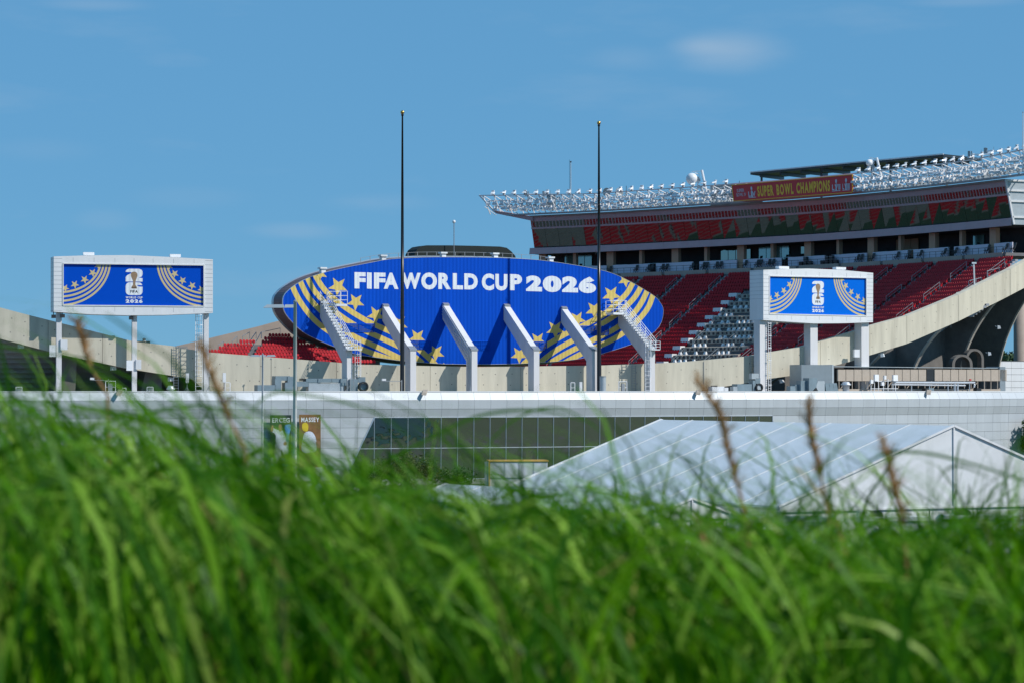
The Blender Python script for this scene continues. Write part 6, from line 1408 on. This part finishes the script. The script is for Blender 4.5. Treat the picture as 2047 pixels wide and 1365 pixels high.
o, f = roof('ball_lamp_stick', 'thin stick with a ball tip before the cream wall beside the two-armed lamp', 'lamp', 542, 8); x, z = f.hit(542, 717); mb = MB(); mb.bar((x, 0, 0), (x, 0, z), .06); mb.build('stick', 'steel', o); mb = MB(); mb.ball((x, 0, z), .14, 8, 6); mb.build('ball', 'grey', o)

# ---------------- tall grass in the foreground ----------------
M['shade_dark_soil'] = mat('shade_dark_thatch', (.022, .03, .01), .95, var=.4, nscale=8)
mb = MB(); mb.add([(-9, .8, 12.93), (9, .8, 12.93), (9, 8, 12.93), (-9, 8, 12.93)], [(0, 1, 2, 3)]); structure('shade_dark_soil', mb, 'shade_dark_soil')  # dark ground sheet put in for the shaded gaps between blades
M['grass'] = None
m = bpy.data.materials.new('grass_blade'); m.use_nodes = True; t_ = m.node_tree; t_.nodes.clear(); Nn = t_.nodes.new; Kk = t_.links.new
at = Nn('ShaderNodeAttribute'); at.attribute_name = 'tint'; at.attribute_type = 'GEOMETRY'
cr = Nn('ShaderNodeValToRGB'); el = cr.color_ramp.elements; el[0].position = 0; el[0].color = (.012, .062, .001, 1); el[1].position = 1; el[1].color = (.30, .20, .06, 1)
for ps, c in ((.35, (.040, .155, .001, 1)), (.65, (.115, .295, .002, 1)), (.86, (.28, .46, .06, 1)), (.93, (.26, .30, .07, 1))): e_ = el.new(ps); e_.color = c
Kk(at.outputs['Fac'], cr.inputs[0]); pb = Nn('ShaderNodeBsdfPrincipled'); pb.inputs['Roughness'].default_value = .42; pb.inputs['Specular IOR Level'].default_value = .13; Kk(cr.outputs[0], pb.inputs['Base Color'])
tl = Nn('ShaderNodeBsdfTranslucent'); Kk(cr.outputs[0], tl.inputs[0]); ms = Nn('ShaderNodeMixShader'); ms.inputs[0].default_value = .34; Kk(pb.outputs[0], ms.inputs[1]); Kk(tl.outputs[0], ms.inputs[2]); ou = Nn('ShaderNodeOutputMaterial'); Kk(ms.outputs[0], ou.inputs[0]); M['grass'] = m
gr = random.Random(77)
BOUND = [(-200, 770), (0, 800), (80, 840), (160, 860), (300, 870), (450, 890), (600, 925), (700, 950), (820, 985), (950, 995), (1100, 995), (1250, 1020), (1400, 1035), (1550, 1040), (1700, 1045), (1850, 1045), (2047, 1030), (2300, 1020)]
gv = []; gf = []; gt = []
def blade(root, tip, wd, lean_, tint_, seg=7, droop=0.0, face=0.0):
    """curved tapering blade from root to tip; lean_ = sideways bow"""
    root, tip = Vector(root), Vector(tip); d = tip - root; side = Vector((math.cos(face), math.sin(face), 0)); b0 = len(gv)
    for i in range(seg + 1):
        t = i / seg; p = root + Vector((d.x * t ** 1.7, d.y * t ** 1.5, 0)); p.z = root.z + d.z * (t + droop * math.sin(math.pi * t) * .6 + (1 - (1 - t) ** 2 - t) * .5 * min(1, abs(lean_)))
        p.x += lean_ * .05 * math.sin(math.pi * t) ; w2 = wd * (1 - t ** 2.2) * (.55 + .45 * min(1, t * 4)) / 2
        gv.append(tuple(p - side * w2)); gv.append(tuple(p + side * w2 + Vector((0, 0, .0)))); gt.extend((tint_, tint_))
    for i in range(seg): gf.append((b0 + 2 * i, b0 + 2 * i + 1, b0 + 2 * i + 3, b0 + 2 * i + 2))
def zpx(py, Y): return P(1000, py, Y).z
for k in range(10500):
    Y = 2.0 + 3.6 * gr.random(); px = gr.uniform(-350, 2700); bnd = lerp(px, BOUND) + 18 * math.sin(px * .021) + 12 * math.sin(px * .053 + 1)
    x = (px - 1023.5) / FPX * Y
    if gr.random() < .75 * max(0, math.sin(x * 31 + Y * 5) * math.sin(Y * 11 + x * 17)): continue      # tussocks with gaps between
    ty = bnd + 30 + gr.gauss(0, 1) * 45 + gr.random() ** 3 * 260 + (abs(gr.gauss(0, 1)) * 170 if gr.random() < .22 else 0)
    if Y < 2.3: ty += 60
    tip = P(px, ty, Y); ln = gr.gauss(-.06, .17) + (.10 if x * 3 % 1 > .6 else -.03)
    root = (tip.x - ln * 1.3, Y + gr.uniform(-.15, .15), ground_z(0, Y) - .02)
    ti = gr.choice((gr.uniform(0, .4), gr.uniform(.2, .7), gr.uniform(.45, .9)))
    if gr.random() < .035: ti = gr.uniform(.92, 1)
    blade(root, tip, gr.choice((gr.uniform(.003, .006), gr.uniform(.005, .009), gr.uniform(.008, .0125))), gr.uniform(-1.5, 1.5), ti, 8, gr.uniform(0, .45), gr.uniform(-1.5, 1.5))
# loose thin tips standing clear of the mass
for k in range(1450):
    Y = 2.2 + 2.8 * gr.random(); px = gr.uniform(-150, 2200); ty = lerp(px, BOUND) - gr.random() ** 1.7 * (160 if px < 480 else 70 if px < 720 else 215) + 30 + 22 * math.sin(px * .03); tip = P(px, ty, Y); ln = gr.gauss(-.12 if px < 900 else -.05, .2); root = (tip.x - ln * 1.5, Y, 12.9)
    blade(root, tip, gr.choice((gr.uniform(.0018, .0045), gr.uniform(.004, .008))), gr.uniform(-1.5, 1.5), gr.uniform(0, .9), 9, gr.uniform(0, .4), gr.uniform(-1, 1))
# drooping, arching blades whose tips hang over
for k in range(1000):
    Y = gr.uniform(2.0, 4.6); px = gr.uniform(-150, 2200); bnd = lerp(px, BOUND) + 15 * math.sin(px * .021); cy = bnd + gr.uniform(-30, 260); c = P(px, cy, Y); sgn = gr.choice((-1, -1, 1)); L_ = gr.uniform(.06, .22); n_ = 9; b0 = len(gv); ti = gr.uniform(.2, .9); wd = gr.uniform(.004, .009); f = gr.uniform(-.8, .8); dz_ = gr.uniform(.02, .12)
    for i in range(n_ + 1):
        t = i / n_; x = c.x - sgn * .10 * (1 - t) * (1 - t) * 1.2 + sgn * L_ * t * t; z = c.z - 1.0 * max(0, .55 - t) ** 2.0 * 1.6 - dz_ * max(0, t - .55) ** 2 * 6; w2 = wd / 2 * (1 - t ** 3); s_ = Vector((math.cos(f), math.sin(f), .5 * t * sgn)) * w2
        p = Vector((x, Y + .05 * t, z)); gv.append(tuple(p - s_)); gv.append(tuple(p + s_)); gt.extend((ti, ti))
    for i in range(n_): gf.append((b0 + 2 * i, b0 + 2 * i + 1, b0 + 2 * i + 3, b0 + 2 * i + 2))
# the larger blades the photo shows standing clear: (root px,py) -> (tip px,py), distance, width
for x0, y0, x1, y1, Y, wd, ti in [(150, 1150, 0, 800, 2.4, .011, .4), (170, 1200, 30, 700, 2.5, .012, .2), (250, 1180, 60, 790, 2.6, .010, .5), (300, 1100, 90, 800, 2.8, .010, .25), (330, 1200, 130, 860, 2.6, .013, .8), (290, 1000, 0, 640, 3.0, .010, .5), (350, 1050, 140, 690, 3.1, .009, .45), (240, 1000, 150, 830, 3.0, .010, .1), (120, 1000, 40, 830, 2.4, .012, .6),
                               (520, 1050, 380, 830, 3.2, .009, .5), (640, 1060, 520, 850, 3.3, .008, .3), (700, 1100, 680, 880, 3.0, .009, .1), (760, 1080, 650, 840, 3.4, .008, .45), (880, 1150, 850, 900, 3.2, .008, .5), (990, 1100, 960, 900, 3.4, .008, .2), (1060, 1090, 1040, 880, 3.4, .012, .1), (1250, 1150, 1180, 900, 3.2, .008, .4), (1400, 1180, 1305, 960, 3.0, .012, .05), (1460, 1150, 1330, 880, 3.2, .009, .3), (1560, 1170, 1390, 960, 3.1, .008, .4), (1620, 1150, 1500, 940, 3.2, .008, .3), (1700, 1200, 1640, 960, 3.0, .014, .05), (1760, 1200, 1650, 930, 3.2, .010, .15), (1940, 1200, 1960, 1010, 3.0, .010, .1), (1900, 1250, 2020, 1060, 2.6, .010, .75),
                               (940, 1400, 1060, 1090, 2.5, .013, .85), (1080, 1420, 1150, 1120, 2.4, .015, .9), (700, 1420, 830, 1150, 2.5, .011, .7), (1560, 1400, 1600, 1130, 2.4, .011, .88), (1700, 1400, 2040, 1200, 2.4, .012, .88), (480, 1400, 560, 1060, 2.6, .012, .8), (250, 1400, 180, 980, 2.5, .012, .85), (300, 1400, 190, 1000, 2.4, .010, .7)]:
    a, b = P(x0, y0, Y), P(x1, y1, Y); d = b - a; root = a - d * 1.0; root.z = min(root.z, a.z - .2); blade(root, b, wd, gr.uniform(-.6, .6), ti, 10, .15, gr.uniform(-.4, .4))
# long arcs sweeping across gaps
for pts, Y, wd, ti in [([(700, 960), (850, 880), (960, 830), (1080, 820), (1200, 850)], 3.3, .005, .45), ([(900, 1010), (1000, 860), (1120, 815), (1250, 900)], 3.6, .004, .5), ([(430, 960), (520, 800), (620, 790), (760, 830), (880, 930)], 3.2, .004, .5), ([(1690, 1020), (1740, 920), (1850, 905), (2047, 960), (2150, 1010)], 3.3, .0045, .4), ([(0, 690), (70, 705), (180, 720), (330, 790), (440, 850)], 3.6, .003, .5), ([(1900, 1100), (1870, 980), (1910, 930), (1990, 960)], 3.2, .005, .3), ([(1560, 1260), (1680, 1255), (1760, 1262), (1830, 1340)], 2.6, .010, .9), ([(1480, 1050), (1420, 960), (1380, 920), (1330, 905)], 3.4, .005, .35), ([(140, 810), (250, 830), (370, 860), (470, 930)], 3.2, .006, .6), ([(200, 870), (320, 820), (430, 815), (520, 870)], 3.5, .005, .5)]:
    cv_ = catmull(pts, 6); b0 = len(gv)
    for i, (x, y) in enumerate(cv_):
        p = P(x, y, Y); t = i / (len(cv_) - 1); s_ = Vector((.2, 0, 1)).normalized() * wd * (1 - t ** 3) * .5; gv.append(tuple(p - s_)); gv.append(tuple(p + s_)); gt.extend((ti, ti))
    for i in range(len(cv_) - 1): gf.append((b0 + 2 * i, b0 + 2 * i + 1, b0 + 2 * i + 3, b0 + 2 * i + 2))
me = bpy.data.meshes.new('tall_grass'); me.from_pydata(gv, [], gf); me.materials.append(M['grass']); me.polygons.foreach_set('use_smooth', [True] * len(gf))
atr = me.attributes.new('tint', 'FLOAT', 'POINT'); atr.data.foreach_set('value', gt)
o = link('tall_grass', me, None, True); tag(o, 'dense out-of-focus green grass filling the foreground', 'grass')
# dry seed stalks, one by one
SD_ = [([(1390, 760), (1440, 830), (1455, 900), (1480, 990), (1495, 1060)], 3.1, 'thick brown seed stalk, tallest in front of the silver building'), ([(1615, 800), (1622, 870), (1640, 950), (1660, 1050)], 3.1, 'brown seed stalk in front of the marquee roof, second from the tallest'), ([(1765, 880), (1785, 960), (1805, 1050), (1815, 1180)], 2.9, 'brown seed stalk over the marquee gable'), ([(1395, 1050), (1425, 1130), (1460, 1210), (1490, 1290)], 2.7, 'short orange-brown stalk low in the grass right of centre'), ([(400, 690), (430, 770), (460, 840), (490, 900)], 3.0, 'orange-brown seed stalk between the left sign and the tall lamp'), ([(150, 640), (165, 680), (180, 730), (215, 790)], 3.6, 'faint yellow seed stalk crossing the left sign post'), ([(728, 1230), (735, 1280), (745, 1330), (760, 1420)], 2.5, 'small rust-coloured stalk at the bottom left of centre'), ([(1650, 1290), (1655, 1330), (1660, 1380), (1665, 1430)], 2.4, 'rust-coloured stalk at the bottom edge right of centre')]
for pts, Y, lb in SD_:
    base = P(*pts[-1], Y); base.z = ground_z(0, Y); o = thing('seed_stalk', lb, 'grass stalk', base, 0, 'dry seed stalks in the grass'); c = [P(x, y, Y) - base for x, y in catmull(pts, 5)]
    mb = MB(); n_ = len(c); mb.tube(c[:int(n_ * .75)], [.0012 + .0024 * math.sin(math.pi * min(1, .12 + i / (n_ * .8))) for i in range(int(n_ * .75))], 6)
    r_ = random.Random(len(lb))
    for i in range(1, int(n_ * .72)):
        for q in range(7): d = Vector((r_.gauss(0, 1), r_.gauss(0, 1), r_.uniform(.2, 3))).normalized() * .019; w_ = Vector((r_.gauss(0, 1), r_.gauss(0, 1), 0)).normalized() * .002; p = c[i]; mb.add([p - w_, p + w_, p + d + w_ * .3, p + d - w_ * .3], [(0, 1, 2, 3)])
    mb.build('seed_head', 'straw', o); mb = MB(); low = c[int(n_ * .7):] + [Vector((0.01, 0, (c[-1].z) * .5)), Vector((0, 0, 0))]; mb.tube(low, .0022, 6); mb.build('stem', 'straw', o)
print('tris', sum(len(o.data.polygons) for o in sc.objects if o.type == 'MESH'), 'objects', len(sc.objects))
